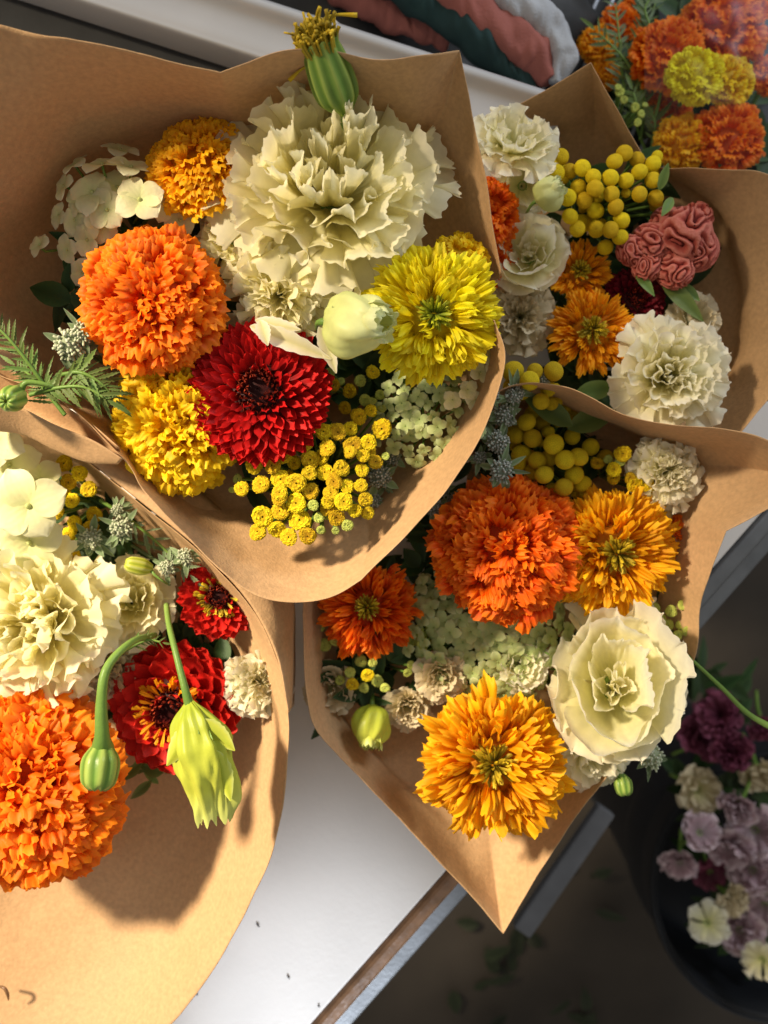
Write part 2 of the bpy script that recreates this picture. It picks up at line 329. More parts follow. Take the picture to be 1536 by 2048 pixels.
def floret_mesh(seed, rp=1.0, npet=4, wide=.95):
    rng = np.random.default_rng(seed); mb = MB()
    t = np.linspace(0, 1, 16)[:, None]; u = np.linspace(-1, 1, 21)[None]
    for i in range(npet):
        az = i*2*PI/npet+rng.normal()*.12; L = rp*rng.uniform(.88, 1.08); 
        wp = wide*.5*rp*np.sin(np.clip(t, 0, 1)**1.0*PI*.86+.12)**.75*np.sqrt(np.clip(1-np.clip((t-.8)/.21, 0, 1)**2, .03, 1))
        x = L*t*(1-.06*u**2); y = wp*u
        zz = .014*rp*np.abs(np.sin(u*7.5+t*2*np.sign(u)))*np.sqrt(t)*(1-t*.4)+.12*L*np.sin(t*PI*.9)+.10*np.abs(u)**1.5*wp-rng.uniform(-.05, .22)*L*t**2+.03*L*np.sin(u*3+i)*t
        c, s = math.cos(az), math.sin(az)
        mb.grid(np.stack([x*c-y*s, x*s+y*c, zz], -1), rng.random(), .35+.65*t+0*u)
    ball(mb, (0, 0, .05), .08*rp, n=6, seg=8, rnd=.2)
    return mb.mesh('floret')
FLM = {}
def floret_me(k, mat, seed):
    key = (k, mat, seed)
    if key not in FLM:
        FLM[key] = floret_mesh(seed*7+1, 1.0, 4, {'big': 1.0, 'small': .8}[k]); FLM[key].materials.append(M[mat])
    return FLM[key]
def hydrangea(label, px, py, z, florets, mat, kind='big', seed=0, group=None, name='hydrangea'):
    """florets: (px,py,dz,r,(nx,ny,nz))"""
    rng = np.random.default_rng(seed+3); c = P(px, py, z)
    o = thing(name, label, 'hydrangea', c)
    sm = MB()
    for i, (fx, fy, dz, fr, fn) in enumerate(florets):
        p = P(fx, fy, z+dz)-c; r = S(fr, z+dz)
        q = qn(fn, rng.uniform(0, 6.28))
        f = obj('floret', floret_me(kind, mat, i % 5), None, o, p, q); f.scale = (r, r, r)
        d = q @ Vector((0, 0, -1))
        tube(sm, [p, p+d*.006, (p*.4)+Vector((0, 0, -.03))], [.0007, .0006, .0008], seg=5, n=6)
    tube(sm, [(0, 0, -.025), (0, 0, -.06)], [.002, .002], n=4)
    obj('stem', sm, M['stem'], o)
    return o
def dome_florets(px, py, r, k, fr, rng, h=.5, jx=1):
    out = []
    for i in range(k):
        f = math.sqrt((i+.5)/k); a = i*GA
        out.append((px+math.cos(a)*f*r*jx+rng.normal()*3, py+math.sin(a)*f*r+rng.normal()*3, S(r, .1)*h*(1-f*f)+rng.normal()*.0015, fr*rng.uniform(.75, 1.2),
                    (math.cos(a)*f*.9+rng.normal()*.25, -math.sin(a)*f*.9+rng.normal()*.25, 1)))
    return out

def button_mesh(kind, seed):
    rng = np.random.default_rng(seed); mb = MB()
    n, m = (44, 64)
    th = np.linspace(.02, PI-.02, n)[:, None]; a = np.linspace(0, 2*PI, m, endpoint=False)[None]
    sr = np.sin(th)**(.6 if kind == 'tansy' else 1)
    x, y, z = sr*np.cos(a), sr*np.sin(a), np.cos(th)+0*a
    if kind == 'tansy':
        # bumpy florets on top, central dimple, smooth green-yellow cup below
        i = np.arange(120); ff = (i+.5)/120; ct = 1-ff*1.05; st = np.sqrt(1-ct**2)
        F = np.stack([st*np.cos(i*GA), st*np.sin(i*GA), ct], -1)
        D = np.stack([np.sin(th)*np.cos(a), np.sin(th)*np.sin(a), z], -1) @ F.T; b = np.exp(-(1-D.max(-1))*120)*rng.uniform(.2, 1.3, 120)[D.argmax(-1)]*(z > -.12)
        rr = (1+.13*b-.06)*(1+.035*np.sin(3*a+seed))
        zz = z*np.where(z > 0, .34, .62)+.13*b-.10*np.exp(-(th/.35)**2)
        TP = np.where(z > -.12, .25+.75*b, .45)*(1-.35*np.exp(-(th/.25)**2))
        G = np.stack([x*rr, y*rr, zz*rr], -1)
    else:
        i = np.arange(260); ff = (i+.5)/260; ct = 1-ff*2; st = np.sqrt(1-ct**2)
        b = np.exp(-(1-(np.stack([x, y, z], -1) @ np.stack([st*np.cos(i*GA), st*np.sin(i*GA), ct], -1).T).max(-1))*230)
        rr = 1+.05*b; TP = .3+.7*b
        G = np.stack([x*rr, y*rr*(1-.06*(seed % 2)), z*rr*(.80+.03*seed)-.07*np.exp(-(th/.3)**2)], -1)
    mb.grid(G, rng.random(), TP, wrap=True)
    return mb.mesh('button')
BM = {}
def button_me(kind, mat, s):
    if (kind, mat, s) not in BM:
        BM[(kind, mat, s)] = button_mesh(kind, s+1); BM[(kind, mat, s)].materials.append(M[mat])
    return BM[(kind, mat, s)]
def buttons(label, pts, z, kind='tansy', mat='button', seed=0, name='tansy_cluster', cat='tansy', tilt=(0, 0), dome=.012, grp=None, stemmat='stem', extra=0):
    rng = np.random.default_rng(seed+9); A = np.array([(p[0], p[1]) for p in pts]); cx, cy = A.mean(0)
    c = P(cx, cy, z); o = thing(name, label, cat, c, group=grp)
    for k in range(extra):
        q = pts[rng.integers(len(pts))]; aa = rng.uniform(0, 6.28); d_ = rng.uniform(14, 30); pts = pts+[(q[0]+d_*math.cos(aa), q[1]+d_*math.sin(aa), (q[2] if len(q) > 2 else 17)*rng.uniform(.6, .95), -rng.uniform(.005, .012))]
    mx = max(np.hypot(A[:, 0]-cx, A[:, 1]-cy).max(), 1)
    sm = MB(); ba = c*0+Vector((0, 0, -.055))
    for i, p in enumerate(pts):
        r = p[2] if len(p) > 2 else 17
        dz = dome*(1-(math.hypot(p[0]-cx, p[1]-cy)/mx)**2)+rng.normal()*.0022+(p[3] if len(p) > 3 else 0)
        q = P(p[0], p[1], z+dz)-c; R = S(r, z+dz)
        nn = (rng.normal()*.22+(p[0]-cx)/mx*.28+tilt[0], rng.normal()*.22-(p[1]-cy)/mx*.28+tilt[1], 1)
        qq = qn(nn, rng.uniform(0, 6))
        mm = 'greenb' if (kind == 'tansy' and r <= 12) else mat
        b = obj('button', button_me(kind, mm, i % 5), None, o, q, qq); b.scale = (R*rng.uniform(.96, 1.06), R*rng.uniform(.96, 1.06), R)
        tube(sm, [q, q*.75+Vector((0, 0, -.012)), ba], [.0008, .0008, .0012], seg=5, n=7, rnd=rng.random())
    obj('stem', sm, M[stemmat], o)
    return o
def mint_head_mb(R, rng, n=110, sc=1.0):
    mb = MB()
    for i in range(n):
        f = (i+.5)/n; ct = 1-f*1.3; st = math.sqrt(max(0, 1-ct*ct)); a = i*GA
        d = A3(st*math.cos(a), st*math.sin(a), ct*.8)+rng.normal(size=3)*.12; L = R*rng.uniform(.12, .38)
        b = d*R*.62; tube(mb, [b, b+d*L*.6, b+d*L], [R*.07, R*.10, R*.07], seg=6, n=5, rnd=rng.random())
    ball(mb, (0, 0, 0), R*.72, 1, 1, .8, n=7, seg=10, rnd=.2)
    return mb
def mint(label, heads, z, mat='mint', leafmat='grayleaf', seed=0, leaves=10, name='mint_sprig', stemto=None, cat='mint sprig'):
    rng = np.random.default_rng(seed+21); c = P(heads[0][0], heads[0][1], z)
    o = thing(name, label, cat, c); lm = MB(); sm = MB()
    for h in heads:
        zz = z+(h[3] if len(h) > 3 else 0); p = P(h[0], h[1], zz)-c; R = S(h[2], zz)
        obj('flower_head', mint_head_mb(R, rng), M[mat], o, p, qn((rng.normal()*.3, rng.normal()*.3, 1)))
        for i in range(leaves):
            a = rng.uniform(0, 6.28)
            leaf(lm, np.array(p)+A3(math.cos(a), math.sin(a), -.3)*R*.5, (math.cos(a), math.sin(a), rng.uniform(-.6, .5)), R*rng.uniform(.8, 2.0), R*rng.uniform(.35, .75), rng, curl=rng.uniform(-.2, .5))
        tube(sm, [p, p*.6+Vector((0, 0, -.02)), Vector((0, 0, -.05))], [.0009, .001, .0012], seg=6, n=8)
    obj('leaves', lm, M[leafmat], o); obj('stem', sm, M[leafmat], o); return o

# ------------------------------------------------------------------ paper sheets
def sheet(cols, nu=12, nv=90, seed=0, wr=.0008, ncr=16):
    """cols: list of columns, each a list of (px,py,z) from the inside to the rim; a column may end with 'c' (corner)"""
    runs = [[]]
    for c in cols:
        corner = c[-1] == 'c'; pts = c[:-1] if corner else c
        V = cr([tuple(P(*p)) for p in pts], nv); runs[-1].append(V)
        if corner and len(runs[-1]) > 1: runs.append([V])
    out = []
    for r in runs:
        if len(r) < 2: continue
        k = (len(r)-1)*nu+1; a = np.array(r); G = cr(a.reshape(len(r), -1), k).reshape(k, nv, 3)
        out.append(G if not out else G[1:])
    G = np.concatenate(out)
    for i in range(G.shape[0]):
        for j in range(G.shape[1]):
            q = Vector(G[i, j])*28+Vector((seed*3.1, 0, 0)); f = .3+.7*j/(nv-1)
            G[i, j, 2] += (wr*2.4*noise.noise(q)+wr*1.3*abs(noise.noise(q*2.3+Vector((9, 0, 0)))))*f; G[i, j, 0] += wr*noise.noise(q*1.7)*f
    rc = np.random.default_rng(seed+400); fl = G.reshape(-1, 3); lo, hi = fl.min(0), fl.max(0)
    for k in range(ncr):
        c = fl[rc.integers(len(fl))]; a = rc.uniform(0, PI); dn = A3(math.cos(a), math.sin(a)); dt = A3(-math.sin(a), math.cos(a))
        q = G[..., :2]-c[:2]; d = q @ dn+.004*np.sin((q @ dt)*40); l = q @ dt; wd = rc.uniform(.006, .018); ln = rc.uniform(.02, .06)
        G[..., 2] += rc.choice([-1, 1])*rc.uniform(.0004, .0012)*np.clip(1-np.abs(d)/wd, 0, 1)*np.clip(1-(l/ln)**2, 0, 1)
    mb = MB(); mb.grid(G.transpose(1, 0, 2)); return mb
def paper(name, label, sheets, mat, cat='paper wrap'):
    first = sheets[0][0]; o = thing(name, label, cat, (0, 0, 0))
    base = P(*first); o.location = base
    for i, (b, cols, kw) in enumerate(sheets):
        m = sheet(cols, seed=i+len(label), **kw)
        m.v = [v-np.array(base) for v in m.v]
        s = obj('paper_sheet', m, M[mat], o)
        md = s.modifiers.new('thickness', 'SOLIDIFY'); md.thickness = .00035; md.offset = 0
    return o

# ================================================================== SETTING
def box(mb, x0, x1, y0, y1, z0, z1):
    for f in ([(x0,y0,z1),(x1,y0,z1),(x0,y1,z1),(x1,y1,z1)], [(x0,y0,z0),(x0,y1,z0),(x1,y0,z0),(x1,y1,z0)],
              [(x0,y0,z0),(x1,y0,z0),(x0,y0,z1),(x1,y0,z1)], [(x0,y1,z0),(x0,y1,z1),(x1,y1,z0),(x1,y1,z1)],
              [(x0,y0,z0),(x0,y0,z1),(x0,y1,z0),(x0,y1,z1)], [(x1,y0,z0),(x1,y1,z0),(x1,y0,z1),(x1,y1,z1)]):
        mb.grid(np.array(f, float).reshape(2, 2, 3))
def flat(o):
    for p in o.data.polygons: p.use_smooth = False
    return o
def bevel(o, w=.002, s=3):
    # weld the six faces of a box first, then round its edges
    wd = o.modifiers.new('weld', 'WELD'); wd.merge_threshold = 1e-5
    b = o.modifiers.new('bevel', 'BEVEL'); b.width = w; b.segments = s; return o
M['table'] = plain('white_tabletop', (.72, .69, .65), rough=.42, var=.10, nscale=9, bump=.12, bscale=300)
M['wood'] = plain('brown_wood_edge', (.20, .105, .05), rough=.35, var=.4, nscale=60, bump=.3, bscale=200)
M['greymetal'] = plain('grey_metal', (.16, .17, .18), rough=.4, var=.2, metal=.6)
M['enamel'] = plain('white_enamel', (.44, .45, .47), rough=.12, var=.04, nscale=25, bump=.03, spec=.6)
M['dark'] = plain('dark_surface', (.016, .017, .018), rough=.6, var=.3)
M['floor'] = plain('dark_floor', (.036, .029, .022), rough=.8, var=.35, nscale=6, bump=.5, bscale=120)
M['bucket'] = plain('black_plastic', (.010, .012, .016), rough=.6, var=.2)
M['slab'] = plain('grey_slab', (.10, .105, .115), rough=.6, var=.15)
M['wire'] = plain('steel_wire', (.42, .46, .52), rough=.35, metal=.2)
M['cloth'] = plain('pink_fabric', (.30, .10, .08), rough=.9, var=.15, nscale=30, bump=.5, bscale=700)
M['clothw'] = plain('white_fabric', (.40, .42, .45), rough=.9, var=.15, nscale=60, bump=.6, bscale=900)
M['teal'] = plain('dark_teal_fabric', (.012, .035, .035), rough=.9, var=.3)

mb = MB(); mb.grid(np.array([[(-4, -4, -.75), (4, -4, -.75)], [(-4, 4, -.75), (4, 4, -.75)]], float))
tag(flat(obj('floor', mb, M['floor'])), kind='structure')

# table: its free edge runs from the lower middle to the right of the picture
e0, e1 = P(610, 2060, 0), P(1536, 1010, 0)
ed = (e1-e0).normalized(); en = Vector((ed.y, -ed.x, 0))         # en points off the table
ang = math.atan2(ed.y, ed.x); org = P(905, 1728, 0)
T = thing('work_table', 'white work table with brown wooden edge under the bouquets', 'table', org); T.rotation_quaternion = Quaternion((0, 0, 1), ang)
mb = MB(); box(mb, -.62, .34, -.0, .40, -.02, 0)
o = bevel(flat(obj('tabletop', mb, M['table'], T)), .0015)
mb = MB(); box(mb, -.62, .09, -.0115, -.0005, -.024, .0006); bevel(flat(obj('wooden_edge', mb, M['wood'], T)), .004)
mb = MB(); box(mb, .091, .60, -.0115, -.0005, -.024, .0008); bevel(flat(obj('metal_edge', mb, M['greymetal'], T)), .003)
mb = MB(); box(mb, -.62, .60, -.026, -.012, -.034, -.02); bevel(flat(obj('lower_rail', mb, M['greymetal'], T)), .002)
for lx in (-.5, .3):
    mb = MB(); box(mb, lx, lx+.03, .02, .05, -.75, -.02); flat(obj('leg', mb, M['greymetal'], T))

# dark shelf and white enamel rail at the back
r0, r1 = P(200, -27, .02), P(1095, 262, .02)
rd = (r1-r0); rl = rd.length; rd.normalize()
T2 = thing('enamel_rail', 'glossy white enamel rail running behind the top left bouquet', 'rail', r0); T2.rotation_quaternion = Quaternion((0, 0, 1), math.atan2(rd.y, rd.x))
def railprof(ys, zs, x0, x1, nseg=40):
    pr = cr(list(zip(ys, zs)), 40); xs = np.linspace(x0, x1, nseg)[:, None]
    return np.stack([xs+0*pr[None, :, 0], pr[None, :, 0]+0*xs, pr[None, :, 1]+0*xs], -1)
mb = MB(); mb.grid(railprof([-.017, -.0165, -.013, -.004, .004, .009, .013, .0165, .017], [-.02, .008, .012, .0125, .014, .019, .018, .010, -.02], -.25, rl+.004))
obj('rail_body', mb, M['enamel'], T2)
T2b = thing('dark_tray', 'dark flat tray in the gap behind the top left bouquet', 'tray', (r0.x, r0.y, .003)); T2b.rotation_quaternion = T2.rotation_quaternion
mb = MB(); box(mb, -.25, .16, -.10, .0, .0, .004); flat(obj('tray_panel', mb, M['dark'], T2b))

# rack of parallel steel wires, top right
T3 = thing('wire_rack', 'dark rack of parallel steel wires behind the bouquets', 'rack', P(1200, 60, -.09))
mb = MB(); box(mb, -.10, .18, -.16, .14, -.02, -.012); flat(obj('back_panel', mb, M['dark'], T3))
for i in range(13):
    x = 1040+i*31; mb = MB(); p0 = P(x+145, -120, -.09)-P(1200, 60, -.09); p1 = P(x-95, 430, -.09)-P(1200, 60, -.09)
    tube(mb, [p0, (p0+p1)/2, p1], [.0014]*3, n=4); obj('wire', mb, M['wire'], T3)

# rolled fabrics, top
def roll(label, pts, z, rad, mat, name='fabric_roll', stripe=None, wob=.12, seed=0):
    c = P(*pts[0], z); o = thing(name, label, 'fabric', c)
    mb = MB(); tube(mb, [P(x, y, z)-c for x, y in pts], rad, seg=40, n=90)
    v = mb.v[0]
    for i in range(len(v)):
        q = Vector(v[i]); k = noise.noise(q*55+Vector((seed, 0, 0))); v[i] += np.array((0, 0, 1))*(k*.004+.004*abs(noise.noise(Vector((q.x*160, q.y*60, q.z*60+seed)))))+np.array((k*.002, 0, 0))
        v[i] += .0009*math.sin(noise.noise(q*20)*9+q.x*500+q.y*260)*nrm(A3(.3, .7, .6))
    obj('roll', mb, M[mat], o); return o
roll('white crinkled fabric roll curving round the pink cloth end', [(900, -60), (1010, -10), (1090, 50), (1125, 110), (1112, 165)], .0, [.013, .012, .011, .010, .004], 'clothw', seed=1)
roll('dusty pink cloth roll below the white crinkled edge', [(800, -90), (920, -5), (1010, 70), (1070, 120), (1098, 165)], -.004, [.016, .015, .013, .012, .006], 'cloth', seed=2)
roll('dark teal cloth strip between pink cloth and white rail', [(740, -70), (880, 20), (970, 85), (1040, 150), (1065, 185)], -.008, [.012, .013, .012, .009, .004], 'teal', name='fabric_strip', seed=3)
roll('dull red cloth scrap seen behind the spent marigold head', [(640, -60), (740, 5), (830, 50), (900, 80)], -.03, [.012, .012, .010, .008], 'cloth', name='fabric_scrap', seed=4)
T4 = thing('cloth_bag', 'black bundle lying under the rolled cloths', 'bag', P(800, 20, -.07))
mb = MB(); ball(mb, (0, 0, 0), .09, 1.5, .7, .35, n=24, seg=40)
for i in range(len(mb.v[0])): mb.v[0][i] += .010*noise.noise(Vector(mb.v[0][i])*30)
obj('bundle', mb, M['dark'], T4)

# grey slab below the table edge
sp = P(1150, 1715, -.18); T5 = thing('grey_board', 'grey board standing out below the pointed paper corner', 'board', sp); T5.rotation_quaternion = Quaternion((0, 0, 1), math.atan2(P(1215, 1628, -.18).y-P(1085, 1815, -.18).y, P(1215, 1628, -.18).x-P(1085, 1815, -.18).x))
mb = MB(); box(mb, -.075, .046, -.008, .008, -.012, 0); bevel(flat(obj('board', mb, M['slab'], T5)), .002)

# bucket with pink flowers, lower right
bz = -.30; bc = P(1570, 1770, bz); bR = S(265, bz)
T6 = thing('flower_bucket', 'black round bucket on the floor holding pink flowers', 'bucket', (bc.x, bc.y, -.75))
mb = MB(); H = .45
lathe(mb, [(.001, .01), (bR*.75, .01), (bR*.78, .03), (bR*.9, H*.6), (bR, H-.005), (bR*1.03, H), (bR*1.0, H+.003), (bR*.96, H-.01), (bR*.9, H*.7), (.001, H*.7)], seg=64, n=80)
obj('bucket_body', mb, M['bucket'], T6)

# ================================================================== PAPER WRAPS
cA = (560, 650, .035)
backA = [[cA, (880, 560, .075), (985, 560, .105), (1002, 548, .118)],
 [cA, (850, 500, .08), (955, 440, .115), (978, 400, .130)],
 [cA, (820, 440, .08), (925, 320, .120), (948, 245, .142)],
 [cA, (790, 400, .08), (880, 240, .125), (917, 102, .155), 'c'],
 [cA, (740, 380, .08), (820, 240, .13), (850, 113, .168)],
 [cA, (700, 380, .08), (750, 230, .13), (762, 120, .172)],
 [cA, (640, 380, .075), (650, 220, .13), (650, 101, .175)],
 [cA, (580, 380, .075), (560, 230, .13), (560, 102, .178)],
 [cA, (520, 380, .07), (470, 240, .13), (443, 150, .176), 'c'],
 [cA, (430, 380, .065), (370, 230, .13), (345, 125, .182)],
 [cA, (350, 400, .06), (260, 240, .13), (250, 101, .185)],
 [cA, (260, 430, .06), (130, 280, .13), (100, 74, .19)],
 [cA, (190, 480, .06), (20, 380, .13), (-80, 62, .195)],
 [cA, (160, 540, .06), (-60, 480, .12), (-260, 300, .19)],
 [cA, (150, 600, .06), (-60, 600, .11), (-260, 560, .17)],
 [cA, (170, 680, .06), (20, 690, .10), (-120, 680, .135)]]
lipA = [[cA, (165, 650, .057), (10, 660, .092), (-160, 620, .13)],
 [cA, (180, 760, .075), (100, 800, .105), (-30, 735, .128)],
 [cA, (220, 790, .075), (170, 820, .105), (120, 800, .128)],
 [cA, (240, 800, .07), (225, 850, .100), (246, 918, .126)],
 [cA, (280, 850, .07), (265, 890, .095), (290, 985, .126)],
 [cA, (330, 890, .07), (330, 960, .092), (372, 1072, .126)],
 [cA, (400, 930, .07), (430, 1030, .092), (440, 1140, .126)],
 [cA, (480, 960, .07), (500, 1060, .092), (510, 1190, .125)],
 [cA, (560, 970, .07), (580, 1085, .092), (585, 1205, .124)],
 [cA, (640, 960, .07), (670, 1090, .092), (660, 1195, .124)],
 [cA, (700, 940, .07), (735, 1060, .092), (722, 1160, .126), 'c'],
 [cA, (760, 910, .07), (800, 990, .095), (820, 1062, .128)],
 [cA, (820, 860, .07), (875, 915, .098), (905, 962, .132)],
 [cA, (860, 800, .075), (930, 820, .10), (967, 862, .136)],
 [cA, (880, 740, .075), (955, 740, .10), (997, 775, .140)],
 [cA, (880, 680, .075), (960, 680, .10), (1008, 705, .142)],
 [cA, (870, 630, .075), (940, 630, .10), (988, 640, .140)]]
foldA = [[(-60, 700, .125), (-60, 790, .112), (-60, 860, .118), (-60, 800, .134)],
 [(40, 750, .122), (30, 810, .108), (40, 868, .116), (30, 812, .133)],
 [(110, 800, .122), (100, 840, .110), (110, 900, .118), (110, 850, .132)],
 [(180, 845, .124), (170, 875, .113), (175, 925, .120), (185, 880, .130)],
 [(238, 895, .127), (240, 905, .122), (235, 928, .123), (246, 918, .128)]]
paper('kraft_wrap', 'largest brown paper wrap, opened wide around the top left bouquet', [(cA, backA, dict(nu=18)), (cA, lipA, dict(nu=18)), (cA, foldA, dict(nu=10, nv=30, wr=.0003, ncr=2))], 'kraft')

cB = (40, 1150, .008)
B1 = [[cB, (-60, 960, .04), (-60, 880, .07), (-60, 820, .085)],
 [cB, (0, 950, .04), (20, 890, .07), (30, 845, .088)],
 [cB, (60, 960, .04), (100, 900, .07), (110, 870, .092)],
 [cB, (130, 960, .04), (170, 930, .07), (172, 918, .098)],
 [cB, (220, 1040, .04), (280, 1020, .07), (300, 1022, .100)],
 [cB, (300, 1120, .04), (380, 1110, .07), (412, 1115, .100)],
 [cB, (370, 1200, .04), (470, 1210, .07), (500, 1212, .100)],
 [cB, (400, 1280, .035), (510, 1310, .068), (552, 1315, .099)],
 [cB, (410, 1370, .03), (520, 1410, .062), (577, 1430, .097)],
 [cB, (400, 1450, .026), (500, 1530, .055), (573, 1560, .094)],
 [cB, (370, 1520, .024), (460, 1650, .048), (548, 1690, .090)],
 [cB, (330, 1580, .022), (400, 1750, .043), (500, 1808, .085)],
 [cB, (280, 1620, .02), (330, 1830, .038), (430, 1935, .078)],
 [cB, (220, 1640, .02), (240, 1900, .034), (335, 2055, .070)],
 [cB, (140, 1640, .02), (120, 1930, .032), (180, 2190, .062)],
 [cB, (60, 1620, .02), (0, 1930, .032), (-20, 2250, .06)],
 [cB, (-20, 1580, .02), (-120, 1850, .034), (-220, 2150, .065)]]
outB = [[(165, 913, .0975), (172, 912, .099), (190, 905, .098), (215, 898, .09)],
 [(300, 1018, .0995), (304, 1014, .101), (330, 990, .099), (370, 960, .088)],
 [(412, 1111, .0995), (418, 1108, .101), (450, 1090, .098), (490, 1070, .082)],
 [(500, 1208, .0995), (506, 1204, .100), (545, 1190, .094), (580, 1180, .07)],
 [(552, 1311, .0985), (557, 1309, .099), (577, 1300, .088), (590, 1290, .06)],
 [(577, 1426, .0965), (578, 1424, .0965), (582, 1418, .078), (588, 1410, .05)]]
paper('kraft_wrap', 'sunlit brown paper wrap at the lower left, with smooth curved rim and long shadows', [(cB, B1, dict(nu=18)), (outB[0][0], outB, dict(nu=12, nv=14, wr=.0002, ncr=0))], 'kraftB')

cC = (900, 1200, .006)
C1 = [[cC, (740, 1150, .03), (690, 1120, .05), (680, 1100, .062)],
 [cC, (700, 1200, .03), (640, 1190, .05), (612, 1190, .068)],
 [cC, (690, 1280, .03), (640, 1290, .05), (607, 1300, .072)],
 [cC, (700, 1360, .026), (650, 1390, .048), (613, 1395, .072)],
 [cC, (720, 1420, .024), (690, 1450, .040), (640, 1470, .068)],
 [cC, (780, 1480, .022), (770, 1540, .036), (735, 1570, .062)],
 [cC, (840, 1520, .022), (850, 1620, .036), (820, 1660, .058)],
 [cC, (900, 1540, .022), (930, 1700, .036), (905, 1750, .056)],
 [cC, (960, 1560, .022), (990, 1760, .038), (1007, 1866, .058), 'c'],
 [cC, (1010, 1550, .022), (1040, 1680, .038), (1070, 1760, .058)],
 [cC, (1060, 1530, .022), (1110, 1600, .038), (1135, 1655, .06)],
 [cC, (1110, 1490, .022), (1180, 1520, .038), (1235, 1525, .062)],
 [cC, (1150, 1430, .022), (1240, 1440, .038), (1290, 1440, .064)]]
C2 = [[cC, (1150, 1430, .022), (1240, 1440, .038), (1290, 1440, .064)],
 [cC, (1180, 1380, .024), (1290, 1360, .045), (1340, 1370, .068)],
 [cC, (1210, 1290, .026), (1320, 1290, .05), (1388, 1320, .072)],
 [cC, (1230, 1210, .028), (1330, 1210, .055), (1400, 1220, .080)],
 [cC, (1240, 1140, .03), (1340, 1120, .060), (1412, 1165, .090)],
 [cC, (1240, 1080, .03), (1370, 1040, .062), (1450, 1062, .102), 'c'],
 [cC, (1240, 1030, .03), (1380, 980, .062), (1545, 1012, .112), ],
 [cC, (1240, 980, .03), (1400, 930, .062), (1640, 960, .122), 'c'],
 [cC, (1230, 940, .03), (1380, 900, .066), (1540, 884, .122)],
 [cC, (1220, 920, .03), (1320, 880, .070), (1450, 858, .118)],
 [cC, (1200, 900, .03), (1270, 860, .072), (1340, 850, .115)],
 [cC, (1170, 890, .03), (1220, 840, .072), (1250, 830, .114)],
 [cC, (1130, 880, .03), (1160, 820, .072), (1180, 795, .113)],
 [cC, (1080, 870, .03), (1110, 800, .070), (1120, 772, .112)],
 [cC, (1020, 880, .03), (1030, 800, .065), (1030, 770, .100)],
 [cC, (940, 900, .03), (930, 850, .06), (930, 820, .09)]]
paper('kraft_wrap', 'shaded brown paper wrap at centre right, ending in a sharp point over the table edge', [(cC, C1, dict(nu=18)), (cC, C2, dict(nu=18))], 'kraftB')

cD = (1180, 560, -.01)
D1 = [[cD, (1020, 360, .01), (960, 300, .03), (900, 250, .05)],
 [cD, (1060, 330, .015), (1010, 270, .03), (985, 240, .055)],
 [cD, (1100, 320, .015), (1080, 260, .03), (1035, 212, .062)],
 [cD, (1150, 320, .015), (1140, 230, .04), (1110, 168, .072)],
 [cD, (1190, 320, .015), (1190, 210, .04), (1182, 124, .080), 'c'],
 [cD, (1220, 330, .015), (1230, 270, .035), (1222, 198, .072)],
 [cD, (1250, 340, .015), (1260, 310, .03), (1262, 270, .060)],
 [cD, (1290, 360, .015), (1300, 340, .03), (1310, 333, .060)],
 [cD, (1340, 380, .02), (1370, 370, .045), (1400, 338, .075)],
 [cD, (1400, 430, .02), (1450, 430, .05), (1540, 350, .085)],
 [cD, (1430, 520, .02), (1500, 540, .05), (1680, 440, .09)],
 [cD, (1440, 600, .02), (1510, 640, .05), (1700, 620, .09)],
 [cD, (1430, 680, .02), (1490, 720, .045), (1590, 740, .080)],
 [cD, (1410, 740, .02), (1450, 800, .04), (1515, 822, .070)],
 [cD, (1370, 790, .02), (1410, 860, .04), (1440, 900, .060)],
 [cD, (1300, 820, .02), (1330, 900, .04), (1340, 950, .050)]]
paper('kraft_wrap', 'brown paper wrap at the upper right, tilted to the right behind the coral cockscomb', [(cD, D1, dict(nu=18))], 'kraft')

# dark leaves filling the depth of the wraps
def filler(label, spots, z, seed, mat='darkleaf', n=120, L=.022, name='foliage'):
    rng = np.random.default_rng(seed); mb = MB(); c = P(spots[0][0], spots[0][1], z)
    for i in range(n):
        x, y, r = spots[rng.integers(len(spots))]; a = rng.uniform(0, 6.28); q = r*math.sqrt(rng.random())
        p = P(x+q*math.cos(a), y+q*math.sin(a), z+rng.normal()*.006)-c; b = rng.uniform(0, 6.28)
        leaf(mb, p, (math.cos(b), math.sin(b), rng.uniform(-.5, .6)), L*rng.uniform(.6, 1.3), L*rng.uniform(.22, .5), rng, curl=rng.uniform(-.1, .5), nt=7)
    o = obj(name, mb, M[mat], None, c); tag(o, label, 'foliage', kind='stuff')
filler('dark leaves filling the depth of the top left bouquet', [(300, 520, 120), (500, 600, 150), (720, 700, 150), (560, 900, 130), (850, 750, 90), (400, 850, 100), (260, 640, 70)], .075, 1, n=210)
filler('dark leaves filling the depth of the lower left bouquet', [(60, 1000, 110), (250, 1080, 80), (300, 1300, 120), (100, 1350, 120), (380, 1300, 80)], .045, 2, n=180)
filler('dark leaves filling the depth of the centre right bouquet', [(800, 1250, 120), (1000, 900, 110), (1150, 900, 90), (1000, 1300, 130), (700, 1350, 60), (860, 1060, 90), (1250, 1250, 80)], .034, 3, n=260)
filler('dark leaves filling the depth of the upper right bouquet', [(1150, 420, 110), (1080, 620, 90), (1260, 600, 120), (1200, 740, 60), (1250, 420, 90)], .028, 4, n=190)

